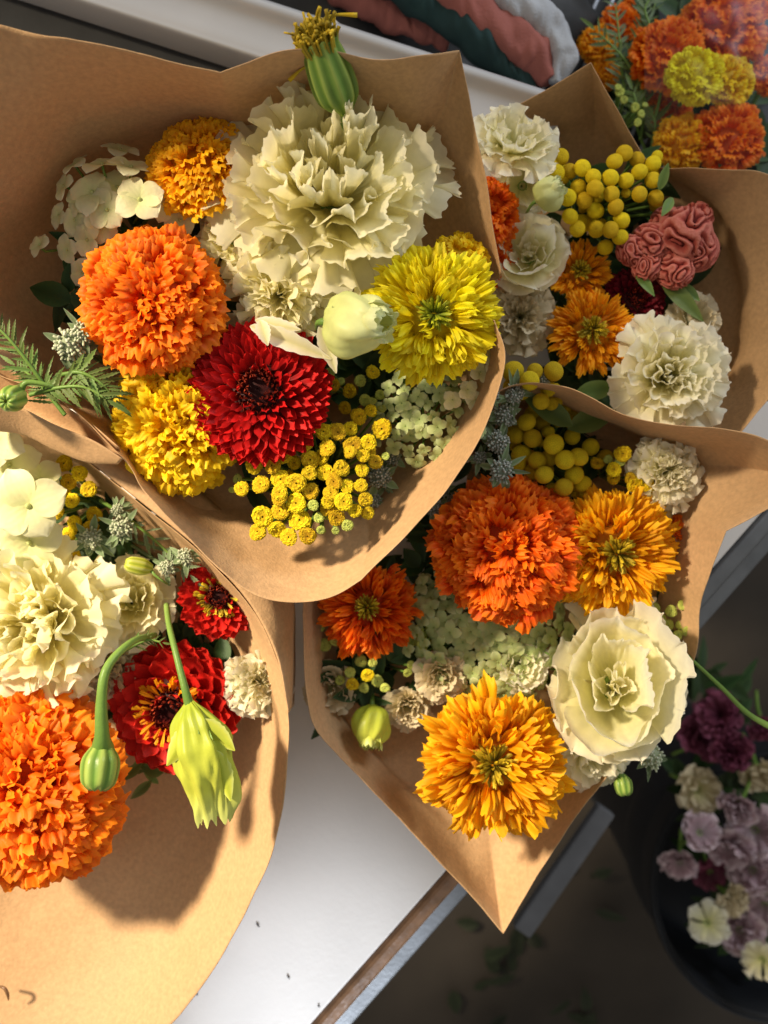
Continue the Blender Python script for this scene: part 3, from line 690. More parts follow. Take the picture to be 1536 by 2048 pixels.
# ================================================================== BOUQUET, TOP LEFT
G1 = 'flowers in the top left bouquet'
pompom('bright orange marigold pompom above left of the dark red zinnia', 303, 602, .135, 148, 'orange', (-.10, .02, 1), 1, dense=300)
pompom('golden orange marigold tucked behind the big cream lisianthus beside white hydrangea', 400, 330, .128, 112, 'golden', (-.12, .35, 1), 2, thmax=98, dense=220)
open_marigold('lemon yellow marigold with green hollow centre at the right of the top left bouquet', 868, 630, .136, 138, 'lemon', (.06, -.10, 1), 3, cmat='discg', cr_=.17, depth=.50, A=.05, W=.32, rings=210)
pompom('small yellow marigold half hidden above the lemon one by the paper edge', 920, 520, .118, 62, 'yellow', (.2, .3, 1), 4, dense=140)
pompom('bright yellow marigold under the orange pompom and beside the dark red zinnia', 350, 850, .114, 138, 'yellow', (-.30, -.30, 1), 5, thmax=102, dense=300)
zinnia('velvety dark red zinnia at the centre of the top left bouquet', 520, 785, .126, 148, 'red', (.02, .06, 1), 6, cnt=250, W=.21)
BIG = [(4, .14, .58, (.13, .10), 1.1), (5, .30, .66, (.22, .10), .85), (5, .47, .66, (.32, .12), .80), (6, .65, .58, (.40, .16), .72), (7, .84, .40, (.46, .22), .64), (7, 1.0, .12, (.5, .25), .60)]
ruffled('huge pale cream lisianthus with fringed petals at the top of the top left bouquet', 660, 388, .122, 236, 'cream', (.04, .12, 1), 7, rings=BIG, frill=1.05, serr=.02, spin=.6, nu=111)
ruffled('smaller frilly cream bloom crowded under the huge lisianthus', 560, 590, .122, 118, 'cream', (-.1, -.4, 1), 8, rings=CARN, frill=1.3, cat='carnation', name='carnation')
ruffled('pale cream bloom squeezed between the orange pompom and the huge lisianthus', 470, 480, .118, 78, 'cream', (-.2, .1, 1), 9, rings=LIS[1:], frill=1.2)
# bud with ragged tip
def fat_bud(label, px, py, z, r, mat, n, seed=0, twist=1.0, Lk=2.0, cat='flower bud', name='lisianthus_bud', tipfr=True):
    rng = np.random.default_rng(seed); R = S(r, z); o = thing(name, label, cat, P(px, py, z), n, 0)
    nn, m = 40, 48; t = np.linspace(0, 1, nn)[:, None]; a = np.linspace(0, 2*PI, m, endpoint=False)[None]
    pr = cr([(.12, 0), (.75, .18), (1.0, .5), (.86, .8), (.5, 1.0), (.34, 1.1)], nn)
    f = 1+.15*np.cos(2*a+twist*3*t+seed)+.11*np.cos(5*a-twist*4*t)*(.3+t)+.05*t**5*np.sin(17*a)
    rr = pr[:, :1]*R*f; z_ = (pr[:, 1:2]-.5)*R*Lk+.06*R*t**3*np.sin(9*a)+0*a
    aa = a+.5*twist*t
    cn = np.array([[noise.noise(Vector((math.cos(av)*1.6, math.sin(av)*1.6, tv*2.2+seed*5)))+.5*noise.noise(Vector((math.cos(av)*4, math.sin(av)*4, tv*3+seed))) for av in a[0]] for tv in t[:, 0]])
    rr = rr*(1+.16*cn)
    mb = MB(); mb.grid(np.stack([rr*np.cos(aa), rr*np.sin(aa), z_], -1), .5, wrap=True)
    obj('bud', mb, M[mat], o)
    if tipfr:
        for i in range(3):
            mb = MB(); az = i*2.1+seed
            frill_petal(mb, R*1.0, rng, az, .62, Lk*.60, (.80, Lk*.2), 1.2, 1.2, .05, nu=31, rnd=rng.random()); obj('petal', mb, M[mat], o)
    mb = MB(); q = Vector((0, 0, -.5*R*Lk))
    for i in range(5):
        az = i*1.256; leaf(mb, q, (math.cos(az)*.8, math.sin(az)*.8, 1), R*1.1, R*.22, rng)
    dn_ = qn(n).inverted() @ Vector((0, 0, -1))
    tube(mb, [q+Vector((0, 0, .1*R)), q+Vector((0, 0, -.25*R)), q+Vector((0, 0, -.4*R))+dn_*R*.8, q+Vector((0, 0, -.4*R))+dn_*R*2.5], [R*.16, R*.12, R*.10, R*.10], n=12)
    obj('calyx', mb, M['stem'], o); return o
fat_bud('plump pale lisianthus bud lying between the cream bloom and the lemon marigold', 706, 645, .150, 60, 'palebud', (.85, -.12, .55), 3, twist=1.4, Lk=2.3)
# cream folded petals above the zinnia
o = thing('loose_petal', 'long folded cream petal lying along the top of the dark red zinnia', 'petal', P(560, 660, .142))
mb = MB(); rng = np.random.default_rng(4)
q0 = P(560, 660, .142)
for a, b, wd, fo, zz in (((500, 652), (662, 716), 40, .55, .140), ((510, 640), (600, 658), 30, -.3, .138), ((640, 650), (672, 745), 34, .3, .138), ((520, 640), (535, 690), 30, .3, .144)):
    mb = MB(); p0 = P(*a, zz)-q0; p1 = P(*b, zz+.002)-q0
    leaf(mb, p0, p1-p0, (p1-p0).length, S(wd, zz), rng, curl=.08, fold=fo, nt=25, nu=11, serr=.07); obj('petal', mb, M['ivory'], o)
# tansy cluster
o5 = lambda L, r=17: [(500+x/2.194, 600+y/2.194, (e[0] if e else r)) for x, y, *e in L]
TA = o5([(30,632),(110,620,16),(165,612,13),(268,555,19),(325,580),(237,625,20),(385,580),(440,565,14),(475,512),(530,487,12.5),(580,565,20),(450,640,19),(520,625),(340,650,18),(145,680,18),(20,725),(100,725),(195,715,14),(265,700,19),(315,690,15),(495,685,14),(550,712,15),(595,685,8),(50,810,18),(135,785,19),(205,800,20),(265,840),(330,755),(400,740),(490,748,14),(260,760,15),(130,865),(205,890,20),(355,848,15.5),(425,818,15),(487,815,14),(370,795),(55,950,22),(135,925,19),(220,965,21.5),(278,900,11),(340,915,14.5),(410,885,18),(505,875,15),(460,925,14),(515,935,13.5),(378,955,16.5),(302,955,10.5),(36,1018,18),(120,1005,18.5),(172,1040,17),(253,1033,18.5),(310,1008,9),(375,1012,8),(427,988,11.5)])
TA += [(484, 978, 15), (476, 958, 10), (668, 862, 14), (700, 905, 14), (655, 1005, 13), (560, 985, 16)]
buttons('flat bright yellow tansy cluster at the front of the top left bouquet', TA, .113, seed=1, extra=14, dome=.012, name='tansy_cluster', tilt=(0, .1))
buttons('dim tansy buttons in shade right of the dark red zinnia', [(700, 782, 14), (668, 770, 13), (730, 800, 12), (690, 815, 13), (745, 745, 14), (720, 762, 12), (660, 745, 12), (760, 790, 10), (752, 828, 10)], .090, seed=2, extra=5, dome=.004)
rng = np.random.default_rng(12)
# hydrangeas
fl = [(205, 330, .012, 48, (-.1, .9, .7)), (262, 335, .014, 45, (.3, .8, .7)), (185, 385, .010, 52, (-.2, .3, 1)), (280, 400, .018, 56, (.0, .15, 1)), (215, 420, .012, 48, (-.2, -.1, 1)), (160, 400, .004, 40, (-.6, .2, 1)),
      (128, 372, .0, 34, (-.7, .3, .8)), (150, 440, .002, 36, (-.5, -.1, 1)), (175, 480, .004, 38, (-.4, -.3, 1)), (135, 500, -.002, 32, (-.6, -.4, 1)), (165, 545, -.004, 34, (-.4, -.6, 1)), (80, 490, -.002, 30, (-.5, .3, .8)), (150, 330, .0, 34, (-.5, .8, .7)),
      (235, 375, .008, 44, (.2, .3, 1)), (330, 405, .010, 40, (.5, -.1, 1)), (205, 455, .006, 40, (0, -.3, 1)), (240, 300, .0, 40, (.2, .9, .6)), (118, 430, -.004, 28, (-.7, 0, 1)), (195, 520, -.002, 30, (-.2, -.5, 1)), (360, 440, .006, 38, (.3, -.3, 1))]
hydrangea('creamy white hydrangea cluster at the far left of the top left bouquet', 205, 410, .120, fl, 'hyd', 'big', 1)
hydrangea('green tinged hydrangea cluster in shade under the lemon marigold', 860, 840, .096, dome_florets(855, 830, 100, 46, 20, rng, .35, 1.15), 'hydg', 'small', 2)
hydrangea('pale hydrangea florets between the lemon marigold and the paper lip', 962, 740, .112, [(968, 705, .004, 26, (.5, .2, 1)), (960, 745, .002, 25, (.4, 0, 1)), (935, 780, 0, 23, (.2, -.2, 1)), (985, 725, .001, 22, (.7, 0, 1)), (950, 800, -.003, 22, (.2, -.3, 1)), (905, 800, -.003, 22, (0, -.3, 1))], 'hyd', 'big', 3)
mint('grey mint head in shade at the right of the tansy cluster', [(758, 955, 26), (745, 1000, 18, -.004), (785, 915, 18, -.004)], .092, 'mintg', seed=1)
# spent marigold head on top
def spent_head(label, base, tip, zb, zt, r, seed=0):
    rng = np.random.default_rng(seed); b = P(*base, zb); t = P(*tip, zt); ax = t-b; L = ax.length; R = S(r, zt)
    o = thing('spent_marigold', label, 'marigold', b, ax)
    mb = MB(); n, m = 40, 64; tt = np.linspace(0, 1, n)[:, None]; a = np.linspace(0, 2*PI, m, endpoint=False)[None]
    pr = cr([(.30, -.10), (.40, .08), (.88, .26), (1.0, .46), (.93, .70), (.84, .86), (.92, .95)], n)
    rr = pr[:, :1]*R*(1+.085*np.cos(11*a)*np.clip(1.2-tt, 0, 1)*np.clip(tt*4, 0, 1)); zz = pr[:, 1:2]*L*.86+0*a+.02*L*(tt > .93)*np.cos(11*a)
    mb.grid(np.stack([rr*np.cos(a), rr*np.sin(a), zz], -1), .4, .2+.8*np.abs(np.cos(5.5*a))**3+0*tt, wrap=True)
    obj('calyx', mb, M['budgreen'], o)
    mb = MB()
    for i in range(130):
        aa = rng.uniform(0, 6.28); q = R*.95*math.sqrt(rng.random()); d = A3(math.cos(aa), math.sin(aa), 0)
        p0 = d*q*.8+A3(0, 0, L*.66); s = rng.uniform(.12, .36)*(1.25-.5*q/R); p1 = d*q*1.05+A3(0, 0, L*(.74+s*.6)); p2 = p1+(d*rng.uniform(-.1, .5)+rng.normal(size=3)*.25)*R*.6+A3(0, 0, L*.05)
        tube(mb, [p0, p1, p2], [R*.07, R*.06, R*rng.uniform(.03, .1)], seg=5, n=7, rnd=rng.random())
    for aa, l, zz in ((2.6, 1.0, .74), (3.2, .95, .62), (.1, 1.05, .98)):
        d = A3(math.cos(aa), math.sin(aa), 0)
        tube(mb, [d*R*.6+A3(0, 0, L*zz), d*R*1.2+A3(0, 0, L*(zz-.02)), d*R*(1.2+l*.7)+A3(0, 0, L*(zz-.08))], [R*.06, R*.06, R*.11], seg=6, n=8, rnd=.9)
    obj('withered_florets', mb, M['fray'], o)
    dn_ = qn(ax).inverted() @ Vector((0, 0, -1)); mb = MB(); tube(mb, [Vector((0, 0, L*.02)), Vector((0, 0, -.003))+dn_*.004, Vector((0, 0, -.005))+dn_*.02, dn_*.06], [R*.42, R*.36, R*.26, R*.2], n=14); obj('stem', mb, M['stem'], o)
    return o
sh = spent_head('green ribbed marigold head with withered yellow top, standing above the huge lisianthus', (694, 238), (622, 40), .150, .178, 47, 3)
# left greenery, mint and round bud
mint('pale green mint head at the left edge beside the orange pompom', [(140, 690, 34), (168, 665, 26, .003)], .132, 'mint', seed=2, leaves=8)
def ferny(label, pts, z, seed, n=9, L=60, mat='leaf', name='marigold_leaf', zs=None):
    rng = np.random.default_rng(seed); c = P(*pts[0], z); o = thing(name, label, 'leaf', c); mb = MB(); sm = MB()
    zs = zs or [z]*len(pts); V = cr([tuple(P(x, y, zz)-c) for (x, y), zz in zip(pts, zs)], 60)
    tube(sm, V[::8], [.0011, .0008, .0005], seg=6, n=30)
    for i in range(n):
        f = .12+.88*(i+.5)/n; k = int(f*58); g = nrm(V[k+1]-V[k]); side = nrm(np.cross(g, A3(0, 0, 1)))
        for s in (-1, 1):
            LL = S(L, z)*(1-.45*f)*rng.uniform(.45, 1.15); d = g*.75+side*s*rng.uniform(.6, 1)+A3(0, 0, rng.uniform(-.25, .3))
            leaf(mb, V[k], d, LL, LL*rng.uniform(.10, .24), rng, curl=rng.uniform(-.2, .5), serr=.35, nt=17)
    leaf(mb, V[-1], V[-1]-V[-3], S(L, z)*.7, S(L, z)*.14, rng, serr=.25, nt=17)
    obj('leaflets', mb, M[mat], o); obj('stem', sm, M['stem'], o)
ferny('feathery green marigold leaf poking up at the left picture edge', [(110, 800), (60, 730), (20, 680), (-20, 640)], .136, 1, n=14, L=62, zs=[.132, .138, .142, .145])
ferny('feathery green marigold leaf draped over the paper fold under the mint head', [(60, 790), (120, 775), (170, 775), (215, 800)], .137, 2, n=13, L=75, zs=[.133, .139, .141, .139])
ferny('feathery dark leaf hanging beside the bright yellow marigold', [(120, 750), (160, 745), (200, 765), (232, 800)], .134, 3, n=12, L=70, zs=[.136, .140, .139, .134])
ferny('feathery green leaf resting along the rolled paper edge', [(130, 830), (90, 780), (60, 750), (30, 730)], .134, 4, n=12, L=58)
def green_bud(label, px, py, z, r, n, stempts=None, seed=0, mat='budgreen', Lk=1.25, srad=None):
    R = S(r, z); c = P(px, py, z); o = thing('marigold_bud', label, 'flower bud', c); q = qn(n)
    mb = MB(); nn, m = 30, 60; t = np.linspace(0, 1, nn)[:, None]; a = np.linspace(0, 2*PI, m, endpoint=False)[None]
    pr = cr([(.45, -1.05), (.7, -.8), (.97, -.4), (1.0, .1), (.86, .65), (.5, .92), (.15, .86)], nn)
    rr = pr[:, :1]*R*(1+.09*np.abs(np.sin(4*a))*1.3-.05); zz = pr[:, 1:2]*R*Lk+.05*R*np.cos(8*a)*(t > .7)
    mb.grid(np.stack([rr*np.cos(a), rr*np.sin(a), zz], -1), .5, np.abs(np.sin(4*a))+0*t, wrap=True)
    obj('bud', mb, M[mat], o, (0, 0, 0), q)
    sm = MB(); d = q @ Vector((0, 0, -1))
    pts = [d*R*Lk*.9]+([P(*p)-c for p in stempts] if stempts else [d*.02, d*.03+Vector((0, 0, -.02))])
    tube(sm, pts, srad or [R*.55, R*.3, R*.22], seg=12, n=40); obj('stem', sm, M['stem'], o); return o
green_bud('round green marigold bud over the paper fold at the left picture edge', 25, 797, .145, 25, (-.15, -.35, 1), [(55, 765, .141), (110, 775, .137), (160, 800, .12)], srad=[.0016, .0013, .001, .001])
filler('dark leaves between the hydrangea and the mint head in the top left bouquet', [(120, 630, 30), (150, 590, 25)], .102, 7, n=9, L=.026)

# ================================================================== BOUQUET, LOWER LEFT
pompom('large orange marigold at the left edge of the lower left bouquet', 40, 1572, .086, 205, 'orange', (-.06, .06, 1), 11, dense=460, depth=.5)
ruffled('broad cream lisianthus with wavy petals above the large orange marigold', 85, 1240, .078, 170, 'cream', (-.1, .1, 1), 12, rings=BIG, frill=1.3, nu=75)
ruffled('cream rosette beside the broad lisianthus, near the grey mint leaves', 262, 1205, .070, 95, 'cream', (.1, .25, 1), 13, rings=LIS, frill=.8, serr=.02)
ruffled('low frilled cream bloom between the large orange marigold and the red zinnia', 215, 1330, .062, 85, 'dulled', (.1, -.3, 1), 14, rings=CARN, frill=1.2, cat='carnation', name='carnation')
ruffled('small frilly cream bloom pressed against the curved paper rim', 515, 1362, .070, 72, 'ivory', (.4, .1, 1), 15, rings=CARN, frill=1.5, cat='carnation', name='carnation')
zinnia('dark scarlet zinnia half hidden under the paper strip', 440, 1195, .070, 86, 'scarlet', (.1, .2, 1), 16, ring='disc', cnt=90)
zinnia('bright scarlet zinnia with yellow ring of florets behind the two drooping buds', 352, 1412, .066, 138, 'scarlet', (-.12, -.05, 1), 17, ring='golden2', cnt=100, W=.38)
hydrangea('pale hydrangea cluster with big round petals at the left edge of the lower left bouquet', 40, 1000, .092,
  [(58, 1012, .010, 80, (.0, .0, 1)), (-6, 886, .006, 60, (-.1, .3, 1)), (60, 1085, .0, 70, (.1, -.3, 1)), (20, 930, 0, 60, (0, .2, 1)), (-20, 1050, .0, 60, (-.2, 0, 1)), (80, 960, -.004, 48, (.3, .2, 1)), (10, 1120, -.004, 60, (0, -.3, 1))], 'hyd', 'big', 5)
TB = [(x/2.194, 600+y/2.194, 16) for x, y in [(282,718),(222,780),(165,815),(190,755),(350,760),(390,830),(300,800),(318,880),(415,940),(330,978),(250,930),(400,1000),(305,1030),(320,1120),(280,850)]]
buttons('small dark yellow tansy buttons next to the pale hydrangea', TB, .076, seed=5, extra=6, dome=.004)
mint('grey green mint sprig with tiny pale flowers below the tansy buttons', [(182, 1078, 24), (243, 1055, 24, .004), (372, 1113, 19, .004), (335, 1135, 18, -.002), (235, 1020, 14, 0)], .084, 'mint', seed=6, leaves=11)
ferny('thin grey leaves crossing behind the mint flowers', [(200, 1000), (260, 1040), (320, 1090), (380, 1150)], .076, 8, n=8, L=60, mat='grayleaf')
green_bud('tiny lime bud with curling sepals above the cream rosette', 276, 1132, .084, 17, (-.9, .25, .4), [(310, 1150, .084), (330, 1165, .082), (340, 1170, .07)], mat='lime', srad=[.001, .0006, .0005], Lk=1.6)
green_bud('ribbed green marigold bud on a bent stem, hanging over the large orange marigold', 200, 1537, .118, 36, (-.05, -1, .25), [(204, 1470, .120), (203, 1400, .122), (215, 1335, .120), (262, 1285, .106), (310, 1270, .08)], mat='budgreen', srad=[.0056, .0036, .0026, .0022, .0018, .0015], Lk=1.25)
def drooping_bud():
    z = .120; c = P(385, 1430, z); o = thing('lisianthus_bud', 'twisted lime green lisianthus bud hanging on a straight stem over the scarlet zinnia', 'flower bud', c)
    rng = np.random.default_rng(3)
    ax = [P(378, 1400, z)-c, P(385, 1440, z+.002)-c, P(402, 1510, z+.004)-c, P(418, 1580, z+.004)-c, P(427, 1638, z+.002)-c]
    n, m = 60, 72; V = cr([tuple(v) for v in ax], n); T = nrm(np.gradient(V, axis=0)); B = nrm(np.cross(T, A3(0, 0, 1))); U = np.cross(B, T)
    r = np.interp(np.linspace(0, 1, n), [0, .1, .25, .45, .6, .8, .93, 1], [7, 20, 40, 62, 56, 42, 36, 32])*S(1, z)
    tt = np.linspace(0, 1, n)[:, None]; a = np.linspace(0, 2*PI, m, endpoint=False)[None]
    f = 1+.22*np.cos(3*a+2.6*tt+.5)*np.clip(tt*3, 0, 1)+.10*np.cos(7*a-5*tt)*tt
    x = r[:, None]*f*np.cos(a)*(1+.0*tt); y = r[:, None]*f*np.sin(a)*.55
    cn = np.array([[noise.noise(Vector((math.cos(av)*1.8, math.sin(av)*1.8, tv*3)))+.6*noise.noise(Vector((math.cos(av)*4.5, math.sin(av)*4.5, tv*6))) for av in a[0]] for tv in tt[:, 0]])
    x = x*(1+.26*cn); y = y*(1+.45*cn)
    G = V[:, None]+B[:, None]*x[..., None]+U[:, None]*y[..., None]+T[:, None]*((tt**6)*S(10, z)*np.sin(11*a))[..., None]
    mb = MB(); mb.grid(G, .5, wrap=True); obj('bud', mb, M['lime'], o)
    for (x0, y0, x1, y1, wd) in ((385, 1450, 335, 1530, 44), (400, 1440, 470, 1500, 40), (430, 1500, 462, 1600, 40), (390, 1500, 400, 1600, 34)):
        mb = MB(); p0 = P(x0, y0, z+.008)-c; p1 = P(x1, y1, z+.006)-c
        leaf(mb, p0, p1-p0, (p1-p0).length, S(wd, z), rng, curl=-.05, fold=-.3, nt=15, nu=9, serr=.06); obj('petal', mb, M['lime'], o)
    mb = MB()
    for s in ((365, 1480), (400, 1470), (430, 1480), (385, 1490)):
        p0 = P(378, 1402, z)-c; p1 = P(*s, z+.009)-c; leaf(mb, p0, p1-p0, (p1-p0).length, S(12, z), rng, curl=-.1)
    obj('sepals', mb, M['stem'], o)
    mb = MB(); tube(mb, [P(378, 1408, z)-c, P(368, 1370, z)-c, P(350, 1300, z-.006)-c, P(338, 1250, z-.018)-c, P(333, 1210, z-.035)-c], [.0024, .0018, .0015, .0015, .0015], seg=12, n=40); obj('stem', mb, M['stem'], o)
drooping_bud()
ferny('bristly green leaf tip beside the bent bud stem', [(250, 1300), (280, 1285), (300, 1280), (325, 1285)], .092, 9, n=6, L=30)
filler('low green leaves under the scarlet zinnia at its lower edge', [(310, 1545, 40)], .05, 17, mat='leaf', n=9, L=.016)

# ================================================================== BOUQUET, CENTRE RIGHT
pompom('deep orange marigold pompom in the middle of the centre right bouquet', 1012, 1098, .082, 150, 'deep_orange', (-.05, .0, 1), 21, W=.34, A=.042, dense=420)
open_marigold('golden yellow marigold with brownish hollow centre right of the deep orange pompom', 1228, 1105, .076, 132, 'golden', (.12, -.12, 1), 22, cr_=.2, rings=200, A=.045, W=.30)
open_marigold('dull burnt orange marigold in the shade of the overhanging paper lip', 735, 1215, .058, 102, 'deep_orange', (-.1, .05, 1), 23, cr_=.16, rings=120)
open_marigold('golden marigold with loose curled petals nearest the pointed paper corner', 985, 1525, .078, 150, 'golden', (.0, .10, 1), 24, cr_=.2, rings=170, W=.36, A=.06, depth=.55)
pompom('orange marigold wedged between the white carnation and paper at the far right', 1368, 1085, .056, 62, 'deep_orange', (.3, 0, 1), 25, dense=140)
ruffled('muted white carnation with tight ruffles above the golden yellow marigold', 1325, 945, .068, 82, 'ivory', (.1, .1, 1), 26, rings=CARN, frill=1.4, cat='carnation', name='carnation')
ruffled('pale outer petals beneath the muted white carnation', 1355, 1030, .056, 66, 'ivory', (.2, -.2, 1), 27, rings=LIS[2:], frill=1.2, cat='lisianthus')
CUP = [(3, .07, .40, (.06, .2), 1.5), (3, .22, .40, (.20, .10), 1.3), (3, .44, .58, (.40, .02), 1.2), (3, .68, .70, (.66, .02), 1.2), (4, .92, .52, (.84, .05), 1.05), (4, 1.08, .15, (.8, .1), .9)]
ruffled('large white lisianthus cup with a serrated rim at the right of the centre right bouquet', 1226, 1376, .080, 152, 'ivory', (-.15, .40, 1), 28, rings=CUP, frill=1.0, serr=.03, nu=91, loose=2.2, spin=0, sc_=(.88, 1.08, 1))
ruffled('drooping cream lisianthus below the large white cup, by the small hanging bud', 1180, 1500, .056, 90, 'ivory', (.2, -.4, 1), 29, rings=LIS, frill=1)
ruffled('dusky blush bloom in shade left of the golden curled marigold', 880, 1350, .054, 56, 'dulled', (-.1, -.1, 1), 30, rings=LIS, frill=.7)
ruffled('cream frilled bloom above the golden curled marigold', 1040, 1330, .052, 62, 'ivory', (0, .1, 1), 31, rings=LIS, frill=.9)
ruffled('dim rosy bloom at the left paper rim of the centre right bouquet', 662, 1372, .042, 58, 'dulled', (-.2, -.1, 1), 32, rings=LIS, frill=.9)
ruffled('dim bloom with open throat beside the green pointed bud', 815, 1410, .044, 52, 'dulled', (0, -.2, 1), 33, rings=LIS, frill=.9)
fat_bud('green pointed lisianthus bud hanging low in the centre right bouquet', 742, 1448, .054, 36, 'lime', (-.05, -.9, .4), 6, twist=1.2, Lk=2.2)
o6 = lambda L, r=18: [(900+x/2.415, 600+y/2.415, (e[0]/2.415 if e else r), (e[1] if len(e) > 1 else 0)) for x, y, *e in L]
buttons('few round olive yellow craspedia balls just right of the big lip, beside grey mint', o6([(305,345,50,.012),(410,345,38,.01),(500,345,48,.012),(385,390,45,.014),(475,430,40,.01),(440,490,42,.008),(490,500,32,.006),(300,415,44,.004),(345,440,42,.002)]), .078, kind='ball', mat='ball', seed=7, extra=6, dome=.004, name='craspedia_cluster', cat='craspedia')
buttons('dense group of olive yellow craspedia balls right above the deep orange pompom', o6([(370,590,45,.004),(320,650,45),(398,668,45,.006),(500,697,48,.008),(345,745,45),(325,795,42),(420,775,42,.004),(480,762,42,.002),(556,772,46,.008),(622,758,45,.006),(455,845,45,.002),(395,830,40,-.004),(550,905,45,.004),(600,845,45,.002),(640,890,42,-.002),(495,925,42,-.002),(660,940,40,-.004),(445,590,40,-.01),(680,710,40,-.01),(590,660,40,-.012),(590,570,40,-.012),(555,520,34,-.01),(750,760,40,-.012),(560,985,36,-.008)]), .074, kind='ball', mat='ball', seed=8, extra=16, dome=.004, name='craspedia_cluster', cat='craspedia')
buttons('small bright tansy tufts between the golden marigold and the white carnation', o6([(835,745,40,.006),(710,790,32),(790,820,36,.002),(790,860,32),(890,890,40,.002),(960,905,34),(870,860,30),(820,780,26,.004),(765,770,22,.002),(920,925,30)]), .072, seed=9, dome=.002)
buttons('tiny yellow tansy sprays in shade under the burnt orange marigold', [(700, 1345, 11), (722, 1322, 12), (735, 1350, 13), (705, 1368, 13), (755, 1362, 12), (728, 1375, 11), (680, 1360, 10), (815, 1345, 9), (822, 1330, 9), (770, 1375, 10), (745, 1325, 9)], .052, seed=10, dome=.003)
buttons('greenish tansy buds at the left rim under the burnt orange marigold', [(625, 1275, 12), (650, 1290, 13), (640, 1255, 10), (672, 1280, 12), (618, 1300, 9), (690, 1300, 10)], .048, seed=11, mat='greenb', dome=.002)
buttons('green tansy bud clump right of the burnt orange marigold', [(835, 1262, 13), (855, 1275, 13), (845, 1290, 12), (862, 1258, 11), (825, 1282, 11), (870, 1285, 10)], .048, seed=12, mat='greenb', dome=.003)
buttons('green unopened tansy buds at the right paper edge above the white cup', [(1318, 1235, 13), (1342, 1222, 12), (1365, 1210, 10), (1335, 1250, 12), (1362, 1250, 11), (1375, 1262, 11), (1380, 1240, 8), (1355, 1270, 10), (1378, 1280, 9), (1310, 1215, 10), (1350, 1290, 9)], .062, seed=13, mat='greenb', dome=.003)
mint('grey mint stalk with dusty purple heads beside the big paper lip', [(1028, 790, 22, .008), (1010, 830, 24, .004), (996, 885, 25, .006), (1002, 940, 25, .010), (985, 790, 14, .010), (960, 915, 15, 0), (1085, 760, 14, .002)], .088, 'mintg', seed=14, leaves=9)
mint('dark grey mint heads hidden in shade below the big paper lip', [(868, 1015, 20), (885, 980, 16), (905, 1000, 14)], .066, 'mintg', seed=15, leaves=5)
mint('pale grey mint head hanging outside the paper right of the white cup', [(1303, 1512, 26), (1285, 1490, 18, -.003)], .056, 'mint', seed=16, leaves=6)
rng = np.random.default_rng(41)
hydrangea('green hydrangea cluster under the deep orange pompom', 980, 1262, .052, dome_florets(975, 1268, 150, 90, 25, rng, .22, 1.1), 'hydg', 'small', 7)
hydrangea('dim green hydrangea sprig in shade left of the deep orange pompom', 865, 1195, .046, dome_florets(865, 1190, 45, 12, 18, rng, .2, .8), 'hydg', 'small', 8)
green_bud('small striped green bud dangling beside the paper below the white cup', 1247, 1572, .060, 17, (.1, -1, .4), [(1238, 1545, .060), (1228, 1525, .056), (1210, 1490, .05)], srad=[.0022, .0012, .0010], Lk=1.2)
o = thing('cut_flower', 'long thin green stem reaching right from the white cup to the picture edge', 'cut flower', P(1365, 1303, .07))
mb = MB(); tube(mb, [P(*p)-P(1365, 1303, .07) for p in ((1330, 1280, .06), (1365, 1303, .07), (1440, 1372, .072), (1500, 1430, .07), (1575, 1470, .066))], [.0007, .0008, .0011, .0014, .0022], n=40)
obj('stem', mb, M['stem'], o)
filler('long leaf blade standing between the craspedia balls and the paper', [(1140, 855, 6)], .070, 19, mat='leaf', n=2, L=.03)
filler('dark green leaf edge under the golden yellow marigold', [(1230, 1235, 30)], .055, 20, mat='leaf', n=5, L=.02)

# ================================================================== BOUQUET, UPPER RIGHT
ruffled('white ruffled lisianthus at the upper left of the upper right bouquet', 1022, 295, .072, 98, 'ivory', (.1, .45, 1), 41, rings=LIS, frill=1.2)
ruffled('white outer petals drooping under the ruffled lisianthus by the craspedia', 1045, 372, .056, 72, 'ivory', (.1, -.3, 1), 42, rings=LIS[2:], frill=.8)
pompom('orange marigold half hidden behind the upright paper edge', 968, 430, .066, 75, 'deep_orange', (.1, 0, 1), 43, sc_=None, dense=170)
pompom('lower orange marigold peeking out below the upright paper edge', 985, 520, .056, 52, 'deep_orange', (.1, -.1, 1), 44, dense=120)
ruffled('creamy folded lisianthus between the paper edge and the golden marigolds', 1058, 515, .058, 78, 'ivory', (-.2, .1, 1), 45, rings=CUP, frill=1.0)
ruffled('shaded white bloom below the creamy folded lisianthus', 1040, 635, .048, 78, 'dulled', (-.1, -.1, 1), 46, rings=CARN, frill=1.1, cat='carnation', name='carnation')
o3 = lambda L, r=16: [(900+x/2.415, y/2.415, r) for x, y in L]
buttons('wide cluster of round yellow craspedia balls in the upper right bouquet', o3([(535,758),(470,745),(578,828),(640,812),(692,855),(620,905),(700,910),(650,968),(703,1018),(580,1045),(615,1105),(707,1107),(775,1110),(830,1065),(822,1145),(750,1195),(780,937),(800,1000),(775,858),(850,873),(795,780),(842,740),(903,770),(980,792),(915,830),(980,870),(915,938),(993,957),(570,955),(515,835),(490,800),(450,835)]), .064, kind='ball', mat='button', seed=17, extra=20, dome=.010, name='craspedia_cluster', cat='craspedia')
fat_bud('pale green lisianthus bud against the round craspedia balls', 1095, 388, .080, 30, 'palebud', (.75, .35, .6), 8, twist=.5, Lk=1.9)
open_marigold('golden marigold with loose rays under the craspedia balls', 1158, 545, .052, 68, 'golden2', (.1, .2, 1), 47, cr_=.2, rings=95, W=.28, A=.04)
open_marigold('golden orange marigold with flat rays left of the white fringed lisianthus', 1183, 662, .060, 90, 'golden2', (0, 0, 1), 48, cr_=.22, rings=120, W=.26, depth=.35, A=.035)
